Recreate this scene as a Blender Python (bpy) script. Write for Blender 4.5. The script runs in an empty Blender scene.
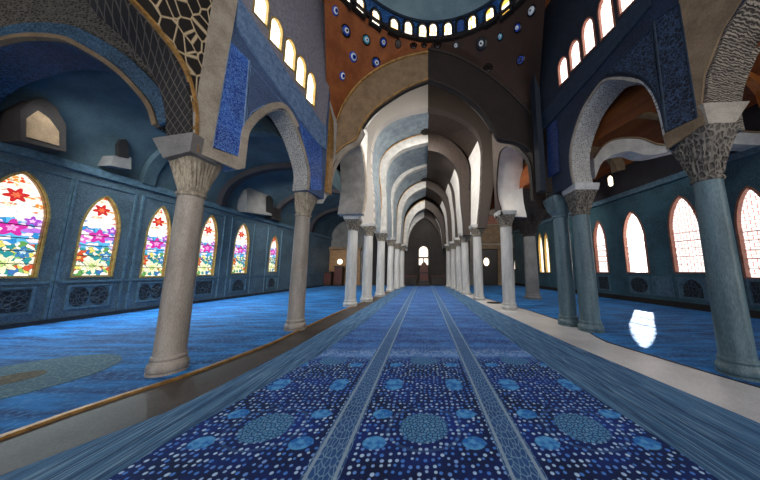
import bpy, bmesh, math, random
from mathutils import Vector, Matrix
from mathutils.geometry import tessellate_polygon
from mathutils.bvhtree import BVHTree
random.seed(7)
SC = bpy.context.scene
COL = SC.collection
PI = math.pi

# ------------------------------------------------------------------ camera
FPX, U0, V0, PITCH, EYE = 228.0, 424.0, 240.0, math.radians(7.5), 1.6
CO, SI = math.cos(PITCH), math.sin(PITCH)
cam_data = bpy.data.cameras.new('camera'); cam = bpy.data.objects.new('camera', cam_data); COL.objects.link(cam)
cam_data.sensor_fit = 'HORIZONTAL'; cam_data.sensor_width = 36.0; cam_data.lens = FPX / 760 * 36
cam_data.shift_x = -(U0 - 380) / 760; cam_data.clip_start = .05; cam_data.clip_end = 300
cam.location = (0, 0, EYE); cam.rotation_euler = (PI / 2 + PITCH, 0, 0)
SC.camera = cam

def ray(u, v):                       # direction from the eye for a reading taken off the photograph
    x = (u - U0) / FPX; y = (V0 - v) / FPX
    return Vector((x, CO - y * SI, SI + y * CO))
def floor_pt(u, v, z=0.0):
    d = ray(u, v); t = (z - EYE) / d.z
    return Vector((d.x * t, d.y * t, z))
def front_pt(u, v, Y):               # on a plane facing the nave at distance Y
    d = ray(u, v); t = Y / d.y
    return Vector((d.x * t, Y, EYE + d.z * t))
class Wall:                          # vertical wall plane X = a + b*Y, coordinates (Y, z)
    def __init__(s, p, q, side):
        s.b = (q[0] - p[0]) / (q[1] - p[1]); s.a = p[0] - s.b * p[1]
        n = Vector((1, -s.b, 0)).normalized(); s.n = n if side < 0 else -n      # towards the nave
        s.side = side
    def yz(s, u, v):
        d = ray(u, v); t = s.a / (d.x - s.b * d.y)
        return (d.y * t, EYE + d.z * t)
    def p(s, y, z, out=0.0):
        return Vector((s.a + s.b * y, y, z)) + s.n * out

# ------------------------------------------------------------------ materials
def hx(h):
    h = h.lstrip('#'); c = [int(h[i:i + 2], 16) / 255 for i in (0, 2, 4)]
    return tuple((x / 12.92 if x <= .04045 else ((x + .055) / 1.055) ** 2.4) for x in c) + (1,)
class NT:
    def __init__(s, name):
        s.m = bpy.data.materials.new(name); s.m.use_nodes = True; s.t = s.m.node_tree; s.t.nodes.clear()
        s.out = s.t.nodes.new('ShaderNodeOutputMaterial')
    def n(s, typ, **kw):
        o = s.t.nodes.new('ShaderNode' + typ)
        for k, v in kw.items():
            if k.startswith('i_'):
                key = k[2:]
                o.inputs[int(key) if key.isdigit() else key.replace('_', ' ')].default_value = v
            else: setattr(o, k, v)
        return o
    def l(s, a, b): s.t.links.new(a, b)
    def math(s, op, a, b=None, clamp=False):
        o = s.n('Math', operation=op); o.use_clamp = clamp
        for i, x in enumerate((a, b)):
            if x is None: continue
            if isinstance(x, (int, float)): o.inputs[i].default_value = x
            else: s.l(x, o.inputs[i])
        return o.outputs[0]
    def mix(s, f, a, b, mode='MIX'):
        o = s.n('Mix', data_type='RGBA', blend_type=mode); o.clamp_factor = True
        for i, x in ((0, f), (6, a), (7, b)):
            if isinstance(x, (int, float)): o.inputs[i].default_value = x
            elif isinstance(x, tuple): o.inputs[i].default_value = x
            else: s.l(x, o.inputs[i])
        return o.outputs[2]
    def coords(s, stretch=(1, 1, 1), rot=(0, 0, 0)):
        tc = s.n('TexCoord'); mp = s.n('Mapping'); mp.inputs['Scale'].default_value = stretch
        mp.inputs['Rotation'].default_value = rot
        s.l(tc.outputs['Object'], mp.inputs['Vector']); return mp.outputs[0]
    def noise(s, co, scale, detail=4, rough=.55, dist=0.0):
        o = s.n('TexNoise'); o.inputs['Scale'].default_value = scale; o.inputs['Detail'].default_value = detail
        o.inputs['Roughness'].default_value = rough; o.inputs['Distortion'].default_value = dist
        s.l(co, o.inputs['Vector']); return o.outputs[0]
    def voro(s, co, scale, feature='F1', rnd=1.0, out='Distance'):
        o = s.n('TexVoronoi', feature=feature); o.inputs['Scale'].default_value = scale
        o.inputs['Randomness'].default_value = rnd
        s.l(co, o.inputs['Vector']); return o.outputs[out]
    def voro2(s, co, scale, feature='F1', rnd=1.0, out='Distance'):
        o = s.n('TexVoronoi', feature=feature); o.voronoi_dimensions = '2D'; o.inputs['Scale'].default_value = scale
        o.inputs['Randomness'].default_value = rnd; s.l(co, o.inputs['Vector']); return o.outputs[out]
    def step(s, x, lo, hi):
        o = s.n('MapRange', interpolation_type='SMOOTHSTEP'); o.inputs[1].default_value = lo; o.inputs[2].default_value = hi
        s.l(x, o.inputs[0]); return o.outputs[0]
    def sep(s, co):
        o = s.n('SeparateXYZ'); s.l(co, o.inputs[0]); return o.outputs
    def finish(s, col, rough=.7, bump=None, bs=.2, bd=.02, metal=0, sheen=0, sheen_tint=(1, 1, 1, 1), spec=.5, coat=0):
        b = s.n('BsdfPrincipled')
        if isinstance(col, tuple): b.inputs['Base Color'].default_value = col
        else: s.l(col, b.inputs['Base Color'])
        if isinstance(rough, (int, float)): b.inputs['Roughness'].default_value = rough
        else: s.l(rough, b.inputs['Roughness'])
        b.inputs['Metallic'].default_value = metal; b.inputs['Specular IOR Level'].default_value = spec
        b.inputs['Sheen Weight'].default_value = sheen; b.inputs['Sheen Roughness'].default_value = .45
        b.inputs['Sheen Tint'].default_value = sheen_tint; b.inputs['Coat Weight'].default_value = coat
        if bump is not None:
            bp = s.n('Bump'); bp.inputs['Strength'].default_value = bs; bp.inputs['Distance'].default_value = bd
            s.l(bump, bp.inputs['Height']); s.l(bp.outputs[0], b.inputs['Normal'])
        s.l(b.outputs[0], s.out.inputs[0]); return s.m
    def emit(s, col, strength):
        e = s.n('Emission'); e.inputs[1].default_value = strength
        if isinstance(col, tuple): e.inputs[0].default_value = col
        else: s.l(col, e.inputs[0])
        return e.outputs[0]

def m_noise(name, c1, c2, scale=3, rough=.7, bs=.15, stretch=(1, 1, 1), fine=40, **k):
    t = NT(name); co = t.coords(stretch)
    a = t.noise(co, scale, 6, .6); f = t.noise(co, fine, 3)
    h = t.math('ADD', t.math('MULTIPLY', a, .6), t.math('MULTIPLY', f, .4))
    col = t.mix(t.step(h, .36, .64), hx(c1), hx(c2))
    return t.finish(col, rough, f, bs, .01, **k)
def m_tile(name, base, line, dark, scale=7, width=.05, rough=.55, bs=.35, stretch=(1, 1, 1)):
    # arabesque tile: cells with paler outlines, broken by noise
    t = NT(name); co = t.coords(stretch)
    nz = t.n('TexNoise'); nz.inputs['Scale'].default_value = scale * 1.3; t.l(co, nz.inputs['Vector'])
    mixv = t.n('VectorMath', operation='MULTIPLY_ADD'); t.l(nz.outputs['Color'], mixv.inputs[0])
    mixv.inputs[1].default_value = (.12,) * 3; t.l(co, mixv.inputs[2])
    e = t.voro(mixv.outputs[0], scale, 'DISTANCE_TO_EDGE'); f1 = t.voro(mixv.outputs[0], scale * 2.3, 'F1')
    lines = t.step(e, width, width * .3); spots = t.step(f1, .34, .2)
    n2 = t.noise(co, 1.3, 4)
    b = t.mix(t.step(n2, .35, .65), hx(dark), hx(base))
    c = t.mix(t.math('MULTIPLY', spots, .55), b, hx(line)); c = t.mix(t.math('MULTIPLY', lines, .7), c, hx(line))
    h = t.math('ADD', lines, t.math('MULTIPLY', spots, .6))
    return t.finish(c, rough, h, bs, .012)
def m_cells(name, ground, rib, scale=8, width=.1, rough=.75, bs=.8, stretch=(1, 1, 1), rnd=1.0, rot=(0, 0, 0)):
    t = NT(name); co = t.coords(stretch, rot)
    e = t.voro(co, scale, 'DISTANCE_TO_EDGE', rnd); n2 = t.noise(co, 3, 5)
    r = t.step(e, width, width * .35)
    c = t.mix(r, hx(ground), hx(rib)); c = t.mix(t.math('MULTIPLY', n2, .45), c, hx(ground))
    return t.finish(c, rough, r, bs, .03)
def m_diamond(name, ground, rib, k=26, width=.22, rough=.75, ax='yz'):
    t = NT(name); co = t.coords(); x, y, z = t.sep(co)
    h = t.math('ADD', x, y); a = t.math('SINE', t.math('MULTIPLY', t.math('ADD', t.math('MULTIPLY', h, 1.4), z), k * .5))
    b = t.math('SINE', t.math('MULTIPLY', t.math('SUBTRACT', t.math('MULTIPLY', h, 1.4), z), k * .5))
    m = t.math('MINIMUM', t.math('ABSOLUTE', a), t.math('ABSOLUTE', b))
    r = t.step(m, width, width * .4); n2 = t.noise(co, 5, 5)
    c = t.mix(r, hx(ground), hx(rib)); c = t.mix(t.math('MULTIPLY', n2, .5), c, hx(ground))
    return t.finish(c, rough, r, .6, .02)
def m_wave(name, c1, c2, scale=6, dist=4, rough=.7, bs=.8, stretch=(1, 1, 1), direction='Z', dscale=1.5):
    t = NT(name); co = t.coords(stretch)
    w = t.n('TexWave', wave_type='BANDS', bands_direction=direction); w.inputs['Scale'].default_value = scale
    w.inputs['Distortion'].default_value = dist; w.inputs['Detail'].default_value = 2; w.inputs['Detail Scale'].default_value = dscale
    t.l(co, w.inputs['Vector']); f = t.step(w.outputs['Fac'], .15, .8)
    n2 = t.noise(co, 4, 5); c = t.mix(f, hx(c1), hx(c2)); c = t.mix(t.math('MULTIPLY', n2, .3), c, hx(c1))
    return t.finish(c, rough, f, bs, .03)

M = {}
M['cream'] = m_noise('cream_stone', '#84796c', '#aca294', 2.2, .6, .12)
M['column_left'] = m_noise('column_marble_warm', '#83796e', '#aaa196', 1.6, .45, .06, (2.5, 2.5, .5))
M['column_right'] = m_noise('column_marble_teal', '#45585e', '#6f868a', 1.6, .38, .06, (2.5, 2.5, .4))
M['column_pale'] = m_noise('column_marble_pale', '#a3a29e', '#cbc9c4', 1.6, .45, .06, (2.5, 2.5, .5))
M['capital'] = m_cells('carved_stone', '#4a443c', '#c4b8a4', 16, .16, .75, .9, (1, 1, .6))
M['capital_big'] = m_noise('fluted_carving', '#6e6455', '#b0a591', 9, .75, .5, (1.5, 1.5, .4))
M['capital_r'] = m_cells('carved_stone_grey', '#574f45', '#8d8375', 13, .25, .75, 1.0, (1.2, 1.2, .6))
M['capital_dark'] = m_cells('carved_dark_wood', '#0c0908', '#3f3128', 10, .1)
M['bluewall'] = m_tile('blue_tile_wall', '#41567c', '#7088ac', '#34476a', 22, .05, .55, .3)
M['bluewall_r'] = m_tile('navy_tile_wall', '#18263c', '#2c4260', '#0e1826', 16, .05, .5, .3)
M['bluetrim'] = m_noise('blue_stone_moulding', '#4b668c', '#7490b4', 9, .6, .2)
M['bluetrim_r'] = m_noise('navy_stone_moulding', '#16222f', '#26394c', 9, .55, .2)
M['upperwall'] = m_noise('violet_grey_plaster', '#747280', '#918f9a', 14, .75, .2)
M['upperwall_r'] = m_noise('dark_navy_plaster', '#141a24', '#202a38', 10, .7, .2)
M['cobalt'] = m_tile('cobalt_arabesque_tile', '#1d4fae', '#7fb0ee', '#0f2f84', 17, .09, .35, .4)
M['cobalt_r'] = m_tile('shaded_cobalt_tile', '#13275a', '#3c5f9c', '#0a1638', 15, .08, .35, .4)  # darker copy of the cobalt tile, shade put into the colour
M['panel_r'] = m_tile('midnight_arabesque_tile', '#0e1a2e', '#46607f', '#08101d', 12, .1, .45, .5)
M['soffit_grain'] = m_cells('pebbled_stone', '#6d6c69', '#c9c7c2', 22, .3, .8, .7)
M['soffit_grain_r'] = m_cells('pebbled_stone_light', '#7c7872', '#d0ccc4', 20, .3, .8, .6)
M['soffit_diamond'] = m_diamond('diamond_carved_soffit', '#15110f', '#5e564e', 34, .3)
M['soffit_wave'] = m_wave('honeycomb_carved_soffit', '#3d342c', '#a99b89', 4.2, 7, .75, 1.0, (1, 1, 2.2), 'Z', 2.2)
M['lattice'] = m_cells('gilded_lattice', '#120c08', '#cbb592', 5.4, .085, .6, .9, (1.0, 1.0, .62))
M['gold'] = m_noise('aged_gold_trim', '#7c5a2c', '#b58a4e', 8, .45, .2, metal=.3)
M['goldbright'] = m_noise('bright_gold_trim', '#8f7436', '#c4aa66', 8, .4, .2, metal=.3)
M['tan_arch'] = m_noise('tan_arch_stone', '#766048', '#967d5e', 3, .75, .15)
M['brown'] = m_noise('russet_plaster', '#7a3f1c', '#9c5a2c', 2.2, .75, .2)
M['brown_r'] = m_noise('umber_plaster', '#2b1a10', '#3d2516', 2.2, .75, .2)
M['tan'] = m_noise('tan_stone', '#6e5a43', '#8e775a', 3, .75, .15)
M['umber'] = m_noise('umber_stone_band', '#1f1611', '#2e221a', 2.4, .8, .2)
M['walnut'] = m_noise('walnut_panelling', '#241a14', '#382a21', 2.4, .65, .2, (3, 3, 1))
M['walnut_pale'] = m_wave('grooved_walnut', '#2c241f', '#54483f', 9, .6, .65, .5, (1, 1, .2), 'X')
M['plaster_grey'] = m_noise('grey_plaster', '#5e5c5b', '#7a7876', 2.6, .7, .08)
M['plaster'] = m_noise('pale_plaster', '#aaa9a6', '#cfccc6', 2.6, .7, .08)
M['plaster_fl'] = m_wave('fluted_pale_plaster', '#a39d96', '#d3ccc3', 11, .4, .7, .3, (1, .1, .15), 'X')
M['plaster_blue'] = m_noise('blue_grey_plaster', '#6c7b87', '#98a4ab', 2.6, .6, .1, spec=.7)
M['plaster_lit'] = m_noise('lit_plaster', '#dcd6cd', '#f2ede6', 2.2, .7, .06)  # lit copy of the plaster, brightness put into the colour
M['teal'] = m_tile('teal_tile_wall', '#485c67', '#7b97a6', '#35464f', 18, .05, .5, .3)
M['teal_r'] = m_tile('teal_tile_wall_right', '#3a5b66', '#547883', '#2b454d', 8, .03, .45, .2)
M['tealtrim'] = m_noise('teal_moulding', '#3c525e', '#587584', 8, .5, .2)
M['vault_blue'] = m_noise('blue_vault_plaster', '#2f434b', '#475c64', 1.2, .75, .3)
M['vault_dark'] = m_noise('dark_vault_plaster', '#1c1a1e', '#2c2a30', 1.4, .75, .3)
M['mosaic'] = m_tile('blue_mosaic', '#2c4d68', '#5d7f98', '#1a3044', 13, .1, .4, .5)
M['navy_mosaic'] = m_tile('navy_mosaic', '#182c48', '#34567c', '#0d1a2e', 12, .1, .4, .5)
M['rough_stone'] = m_cells('rough_brown_masonry', '#2b2722', '#6b655c', 10, .25, .85, .8, (1, 1, 1.8))
M['wood_vault'] = m_noise('orange_brown_wood', '#6e3512', '#94521f', 2.0, .55, .2, (.6, .2, 3))
M['wood_rib'] = m_noise('orange_wood_rib', '#a85a1e', '#c87c38', 3.0, .5, .2)
M['floor'] = m_noise('polished_floor_stone', '#3d3631', '#5a5049', 1.1, .5, .03, spec=.3)
M['floor_r'] = m_noise('polished_pale_marble', '#c6c2c0', '#e2dfdc', 1.0, .38, .02, spec=.5)
M['black'] = m_noise('black_void', '#050505', '#0c0b0a', 4, .8, .1)
M['grille'] = m_cells('carved_grille', '#0b1117', '#41505a', 9, .12, .6, .9)
M['darkwood'] = m_noise('dark_wood', '#120c09', '#24170f', 5, .5, .2, (4, 4, 1))
M['redwood'] = m_noise('reddish_wood', '#3a150d', '#5a2415', 5, .5, .2, (4, 4, 1))
M['warmwood'] = m_noise('warm_wood_panel', '#7a5532', '#a07a4c', 3, .5, .2, (1, 1, 4))
M['wallstone'] = m_noise('grey_wall_stone', '#5f5f5e', '#7d7b77', 1.4, .8, .2)
M['wallstone_light'] = m_noise('beige_wall_stone', '#857e73', '#a89f92', 1.4, .8, .2)
M['wallstone_dark'] = m_noise('dark_wall_stone', '#1b1714', '#2b2521', 1.4, .8, .2)
M['dome'] = m_noise('dome_plaster', '#6f8c98', '#93abb4', .8, .7, .2)
M['drumblue'] = m_tile('drum_blue_tile', '#1e4d96', '#5a9bd8', '#123069', 8, .08, .4, .4)
M['frameblack'] = m_noise('blackened_frame', '#0d0c0c', '#1d1a18', 6, .5, .2)
M['lead'] = m_noise('lead_came', '#17191d', '#2b2d31', 6, .5, .1)
M['frame_copper'] = m_noise('copper_frame', '#7a4434', '#a4684e', 7, .5, .2)
M['eye_blue'] = m_noise('glazed_blue', '#14339a', '#2a58c4', 6, .2, .05)
M['eye_dark'] = m_noise('glazed_black', '#05070f', '#10131c', 6, .2, .05)
M['eye_white'] = m_noise('glazed_white', '#cfd6da', '#eef2f2', 6, .2, .05)
M['eye_teal'] = m_noise('glazed_turquoise', '#2a86a8', '#55b6cf', 6, .2, .05)
M['eye_iron'] = m_noise('glazed_brown', '#241509', '#3a2412', 6, .3, .05)

def mat_stained(name):
    t = NT(name); co = t.coords(); x, y, z = t.sep(co)
    def ramp(f, stops, mode='LINEAR'):
        o = t.n('ValToRGB'); o.color_ramp.interpolation = mode; e = o.color_ramp.elements
        for i, (p, c) in enumerate(stops):
            el = e[i] if i < 2 else e.new(p)
            el.position = p; el.color = hx(c)
        t.l(f, o.inputs[0]); return o.outputs[0]
    cb = t.n('CombineXYZ'); t.l(y, cb.inputs[0]); t.l(z, cb.inputs[1]); p2 = cb.outputs[0]
    nz = t.n('TexNoise'); nz.inputs['Scale'].default_value = 5; t.l(p2, nz.inputs['Vector'])
    ma = t.n('VectorMath', operation='MULTIPLY_ADD'); t.l(nz.outputs['Color'], ma.inputs[0]); ma.inputs[1].default_value = (.22,) * 3; t.l(p2, ma.inputs[2]); pw = ma.outputs[0]
    st = t.n('Mapping'); st.inputs['Scale'].default_value = (.55, 1.5, 1); t.l(pw, st.inputs['Vector'])
    leaf = t.voro2(pw, 9, 'F1', 1, 'Color'); lr, lg, lb = t.sep(leaf); le = t.voro2(pw, 9, 'DISTANCE_TO_EDGE')
    wav = t.voro2(st.outputs[0], 8, 'F1', 1, 'Color'); wr, wg, wb = t.sep(wav); we = t.voro2(st.outputs[0], 8, 'DISTANCE_TO_EDGE')
    # lower third: green, yellow and red foliage; middle: blue and pink waves; top: orange flecks on cream
    low = ramp(lr, [(0, '#f4f0d4'), (.2, '#5f9a52'), (.36, '#d8cf6c'), (.46, '#2f8a8e'), (.6, '#fbf4e0'), (.78, '#c9563a'), (.86, '#78b46a'), (.94, '#3f6fae')], 'CONSTANT')
    mid = ramp(wr, [(0, '#f4eef4'), (.25, '#58aede'), (.42, '#e9d4ee'), (.55, '#b06fd0'), (.68, '#fdf8f4'), (.82, '#2f86c4'), (.92, '#f0a8cc')], 'CONSTANT')
    fleck = t.voro2(p2, 17, 'F1', .8); top = t.mix(t.step(fleck, .56, .44), hx('#fdeccb'), ramp(lg, [(0, '#ef8a34'), (.5, '#d94f2c'), (.8, '#f2b65c')], 'CONSTANT'))
    zz = t.math('ADD', z, t.math('MULTIPLY', t.math('SUBTRACT', t.noise(p2, 3, 2), .5), .5))
    c = t.mix(t.step(zz, .93, .99), low, mid); c = t.mix(t.step(zz, 1.85, 1.95), c, top)
    wsh = t.math('MULTIPLY', t.step(zz, 1.5, 1.6), t.step(wg, .35, .45)); c = t.mix(wsh, c, hx('#fff7ea'))
    def flower(cy, cz, r, petals, col, core):
        dy = t.math('SUBTRACT', y, cy); dz = t.math('SUBTRACT', z, cz); d = t.math('SQRT', t.math('ADD', t.math('MULTIPLY', dy, dy), t.math('MULTIPLY', dz, dz)))
        a = t.math('ARCTAN2', dz, dy); rr = t.math('MULTIPLY_ADD' if False else 'ADD', t.math('MULTIPLY', t.math('SINE', t.math('MULTIPLY', a, petals)), r * .28), r)
        q = t.math('DIVIDE', d, rr); return t.step(q, 1.0, .95), t.step(q, .42, .36), q
    for cy, cz, r, pt, col, core in ((.05, 1.36, .2, 5, '#c8329c', '#f2a0d8'), (.0, 2.28, .17, 6, '#c22c2c', '#e8704a'), (-.32, 1.22, .13, 5, '#d868c0', '#fbe0f4'), (.34, 1.6, .12, 5, '#a04cc0', '#e8c0f0'), (.02, .36, .22, 8, '#f2efc0', '#b7cf7c'), (-.3, .62, .14, 5, '#c8502e', '#f0b060'), (.3, .7, .14, 5, '#3f7fae', '#c8e4f4')):
        m, k, q = flower(cy, cz, r, pt, col, core)
        c = t.mix(m, c, hx(col)); c = t.mix(k, c, hx(core))
    lead = t.math('MULTIPLY', t.step(le, .06, .02), t.step(zz, 1.0, .95)); lead2 = t.math('MULTIPLY', t.step(we, .05, .015), t.step(zz, .95, 1.0))
    c = t.mix(t.math('MULTIPLY', t.math('MAXIMUM', lead, t.math('MULTIPLY', lead2, .7)), .8), c, hx('#2a2c30'))
    t.l(t.emit(c, STAINED), t.out.inputs[0]); return t.m
def mat_lit(name, col, line, strength, bh=.16, bw=.22, clear=.0, mortar=.016):
    t = NT(name); tc = t.n('TexCoord'); sp = t.sep(tc.outputs['Object'])
    cb = t.n('CombineXYZ'); t.l(t.math('ADD', sp[0], sp[1]), cb.inputs[0]); t.l(sp[2], cb.inputs[1])
    br = t.n('TexBrick'); br.inputs['Scale'].default_value = 1; br.inputs['Brick Width'].default_value = bw; br.inputs['Row Height'].default_value = bh
    br.inputs['Mortar Size'].default_value = mortar; br.inputs['Mortar Smooth'].default_value = .3
    br.inputs['Color1'].default_value = hx(col); br.inputs['Color2'].default_value = hx(col); br.inputs['Mortar'].default_value = hx(line)
    t.l(cb.outputs[0], br.inputs['Vector'])
    e = t.emit(br.outputs['Color'], strength)
    if clear > 0:
        tr = t.n('BsdfTransparent'); mx = t.n('AddShader')
        t.l(e, mx.inputs[0]); t.l(tr.outputs[0], mx.inputs[1]); t.l(t.mix(br.outputs['Fac'], (1, 1, 1, 1), (0, 0, 0, 1)), tr.inputs[0]); e = mx.outputs[0]
    t.l(e, t.out.inputs[0]); return t.m
STAINED = .95
M['stained'] = mat_stained('stained_glass')
M['lit_white'] = mat_lit('backlit_white_glass', '#fff6f2', '#b06a5c', 1.3, .13, .2, mortar=.014)
M['lit_clear'] = mat_lit('backlit_clear_glass', '#fff6f2', '#b06a5c', 1.0, .13, .2, clear=1, mortar=.01)
M['lit_cream'] = mat_lit('backlit_cream_glass', '#fff6e4', '#d9b070', 2.4, .14, .12, mortar=.007)
M['lit_pink'] = mat_lit('backlit_rose_glass', '#fff4ee', '#b8745e', 2.2, .085, .08, mortar=.009)
M['lit_gold'] = mat_lit('backlit_amber_glass', '#fff6e6', '#d8a84a', 1.9, .2, .16, mortar=.02)
M['lit_far'] = mat_lit('far_window_glass', '#fff0d8', '#c8a888', 1.6, .5, .4, mortar=.02)

def mat_carpet(name, kind):
    t = NT(name); tc = t.n('TexCoord'); co = tc.outputs['Object']; x, y, z = t.sep(co)
    if kind == 'field':
        # small knots of white-blue on navy, rosettes repeating along the runner
        cell = t.voro2(co, 16, 'F1', .55); cc = t.voro2(co, 16, 'F1', .55, 'Color'); cr, cg, cbb = t.sep(cc)
        n1 = t.noise(co, 1.1, 5, .6); n3 = t.noise(co, 14, 3)
        per = 1.75
        yy = t.math('PINGPONG', t.math('ADD', y, .075), per / 2)            # 0 .. .875
        xx = t.math('ABSOLUTE', x)
        wob = t.math('MULTIPLY', t.math('SUBTRACT', t.noise(co, 6, 2), .5), .16)
        def disc(cx, cy, rx, ry):
            dx = t.math('DIVIDE', t.math('SUBTRACT', xx, cx), rx); dy = t.math('DIVIDE', t.math('SUBTRACT', yy, cy), ry)
            d = t.math('SQRT', t.math('ADD', t.math('MULTIPLY', dx, dx), t.math('MULTIPLY', dy, dy)))
            return t.math('ADD', d, wob)
        small = t.math('MAXIMUM', t.step(disc(.42, .06, .12, .10), 1.05, .9), t.step(disc(.46, .66, .11, .085), 1.05, .9))
        big = t.step(disc(0, .84, .24, .19), 1.05, .9)
        dring = disc(0, .84, .36, .28)
        ring = t.math('MULTIPLY', t.step(dring, .93, .97), t.step(dring, 1.07, 1.03))
        base = t.mix(t.step(n1, .35, .7), hx('#061034'), hx('#102c84'))
        dots = t.step(t.math('ADD', cell, t.math('MULTIPLY', cg, .1)), .36, .24)
        dotcol = t.mix(t.step(cr, .3, .9), hx('#4a80d4'), hx('#b8d4f0'))
        c = t.mix(dots, base, dotcol)
        c = t.mix(t.math('MULTIPLY', small, .9), c, t.mix(t.step(n3, .4, .6), hx('#1f6fc0'), hx('#5aa8e0')))
        c2 = t.mix(t.step(t.voro2(co, 26, 'DISTANCE_TO_EDGE'), .05, .2), hx('#123468'), hx('#5f9cc4'))
        c = t.mix(t.math('MULTIPLY', big, .85), c, c2)
        c = t.mix(t.math('MULTIPLY', ring, .25), c, hx('#5c84b0'))
        # farther runs: paler cross-banded weave, with light falling there put into the colour
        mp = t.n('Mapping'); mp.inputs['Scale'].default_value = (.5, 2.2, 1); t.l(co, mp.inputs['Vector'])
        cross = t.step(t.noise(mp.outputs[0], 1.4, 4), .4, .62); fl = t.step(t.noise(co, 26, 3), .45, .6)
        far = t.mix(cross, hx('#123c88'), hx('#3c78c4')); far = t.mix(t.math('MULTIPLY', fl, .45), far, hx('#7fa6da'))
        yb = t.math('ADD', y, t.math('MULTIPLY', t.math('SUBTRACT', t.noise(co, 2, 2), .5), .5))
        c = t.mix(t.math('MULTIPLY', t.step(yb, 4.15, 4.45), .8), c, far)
        pale = t.math('MULTIPLY', t.step(yb, 4.35, 4.5), t.step(yb, 4.95, 4.7))  # pool of light painted as a pale band across the runner
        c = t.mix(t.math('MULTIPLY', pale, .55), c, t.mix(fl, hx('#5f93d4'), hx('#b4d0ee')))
        bump = t.math('ADD', dots, t.noise(co, 120, 2))
    elif kind == 'band':
        w = t.math('PINGPONG', x, .15); ed = t.math('MULTIPLY', t.step(w, .095, .105), t.step(w, .135, .125))
        v = t.n('Mapping'); v.inputs['Scale'].default_value = (1.2, .55, 1); t.l(co, v.inputs['Vector'])
        fl = t.step(t.voro2(v.outputs[0], 22, 'DISTANCE_TO_EDGE'), .12, .05)
        base = t.mix(t.noise(co, 3, 4), hx('#16305c'), hx('#33609a'))
        c = t.mix(t.math('MULTIPLY', fl, .65), base, hx('#86a8bc')); c = t.mix(t.math('MULTIPLY', ed, .8), c, hx('#9aaebb'))
        bump = t.noise(co, 120, 2)
    elif kind == 'border':
        n = t.n('Mapping'); n.inputs['Scale'].default_value = (9, .35, 1); t.l(co, n.inputs['Vector'])
        s = t.noise(n.outputs[0], 1.5, 5, .6); n2 = t.noise(n.outputs[0], 5, 4)
        base = t.mix(t.step(s, .38, .62), hx('#1b3a56'), hx('#4a708e'))
        c = t.mix(t.math('MULTIPLY', t.step(n2, .52, .62), .7), base, hx('#7f9fb0'))
        bump = t.noise(co, 120, 2)
    else:
        m2 = t.n('Mapping'); m2.inputs['Scale'].default_value = (.35, 2.0, 1); t.l(co, m2.inputs['Vector'])
        s = t.noise(m2.outputs[0], 2.2, 6, .6); n2 = t.noise(co, 18, 3); n4 = t.noise(co, .6, 3)
        base = t.mix(t.step(s, .35, .65), hx('#0a3468'), hx('#1680cc'))
        c = t.mix(t.math('MULTIPLY', t.step(n2, .5, .65), .5), base, hx('#5c9bd8'))
        c = t.mix(t.math('MULTIPLY', t.step(n4, .5, .7), .35), c, hx('#102c5e'))
        bump = t.noise(co, 90, 2)
    return t.finish(c, .8, bump, .4, .01, sheen=.2 if kind in ('field', 'aisle') else .4, sheen_tint=hx('#7fb0f0'), spec=.25)
for k in ('field', 'band', 'border', 'aisle'): M['carpet_' + k] = mat_carpet('carpet_' + k, k)

# ------------------------------------------------------------------ object helpers
def setp(o, label=None, cat=None, group=None, kind=None):
    for k, v in (('label', label), ('category', cat), ('group', group), ('kind', kind)):
        if v: o[k] = v
    return o
def thing(name, label, cat, loc=(0, 0, 0), group=None, kind=None):
    o = bpy.data.objects.new(name, None); o.empty_display_size = .2; COL.objects.link(o); o.location = loc
    o['_p'] = list(loc); return setp(o, label, cat, group, kind)
def wloc(o):
    p = Vector((0, 0, 0))
    while o is not None: p = p + Vector(o.location); o = o.parent
    return p
def obj(name, bm, mat, parent=None, label=None, smooth=False, kind=None, origin=None):
    # every mesh is modelled in place; its origin goes to the parent's base (or to the given point)
    off = wloc(parent) if parent else (Vector(origin) if origin is not None else Vector((0, 0, 0)))
    if off.length: bmesh.ops.translate(bm, verts=bm.verts, vec=-off)
    bmesh.ops.recalc_face_normals(bm, faces=bm.faces)
    me = bpy.data.meshes.new(name); bm.to_mesh(me); bm.free()
    if smooth:
        for p in me.polygons: p.use_smooth = True
        try: me.set_sharp_from_angle(angle=math.radians(40))
        except Exception: pass
    me.materials.append(mat)
    o = bpy.data.objects.new(name, me); COL.objects.link(o)
    if parent: o.parent = parent
    else: o.location = off
    return setp(o, label, None, None, kind)
def solo(name, bm, mat, label, cat, group=None, kind=None, smooth=False, origin=None):
    return setp(obj(name, bm, mat, None, None, smooth, None, origin), label, cat, group, kind)
NB = bmesh.new
def slab(bm, outer, holes, front, back):
    """solid from a 2D outline with holes; front/back map a 2D point to 3D"""
    loops = [outer] + list(holes)
    flat = [p for L in loops for p in L]
    tris = tessellate_polygon([[Vector((p[0], p[1], 0)) for p in L] for L in loops])
    F = [bm.verts.new(front(p)) for p in flat]; B = [bm.verts.new(back(p)) for p in flat]
    for a, b, c in tris:
        try: bm.faces.new((F[a], F[b], F[c])); bm.faces.new((B[c], B[b], B[a]))
        except ValueError: pass
    k = 0
    for L in loops:
        n = len(L)
        for i in range(n):
            j = (i + 1) % n
            try: bm.faces.new((F[k + i], F[k + j], B[k + j], B[k + i]))
            except ValueError: pass
        k += n
    return bm
def wslab(bm, wall, outer, holes, d0, d1):
    return slab(bm, outer, holes, lambda p: wall.p(p[0], p[1], d0), lambda p: wall.p(p[0], p[1], d1))
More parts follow.
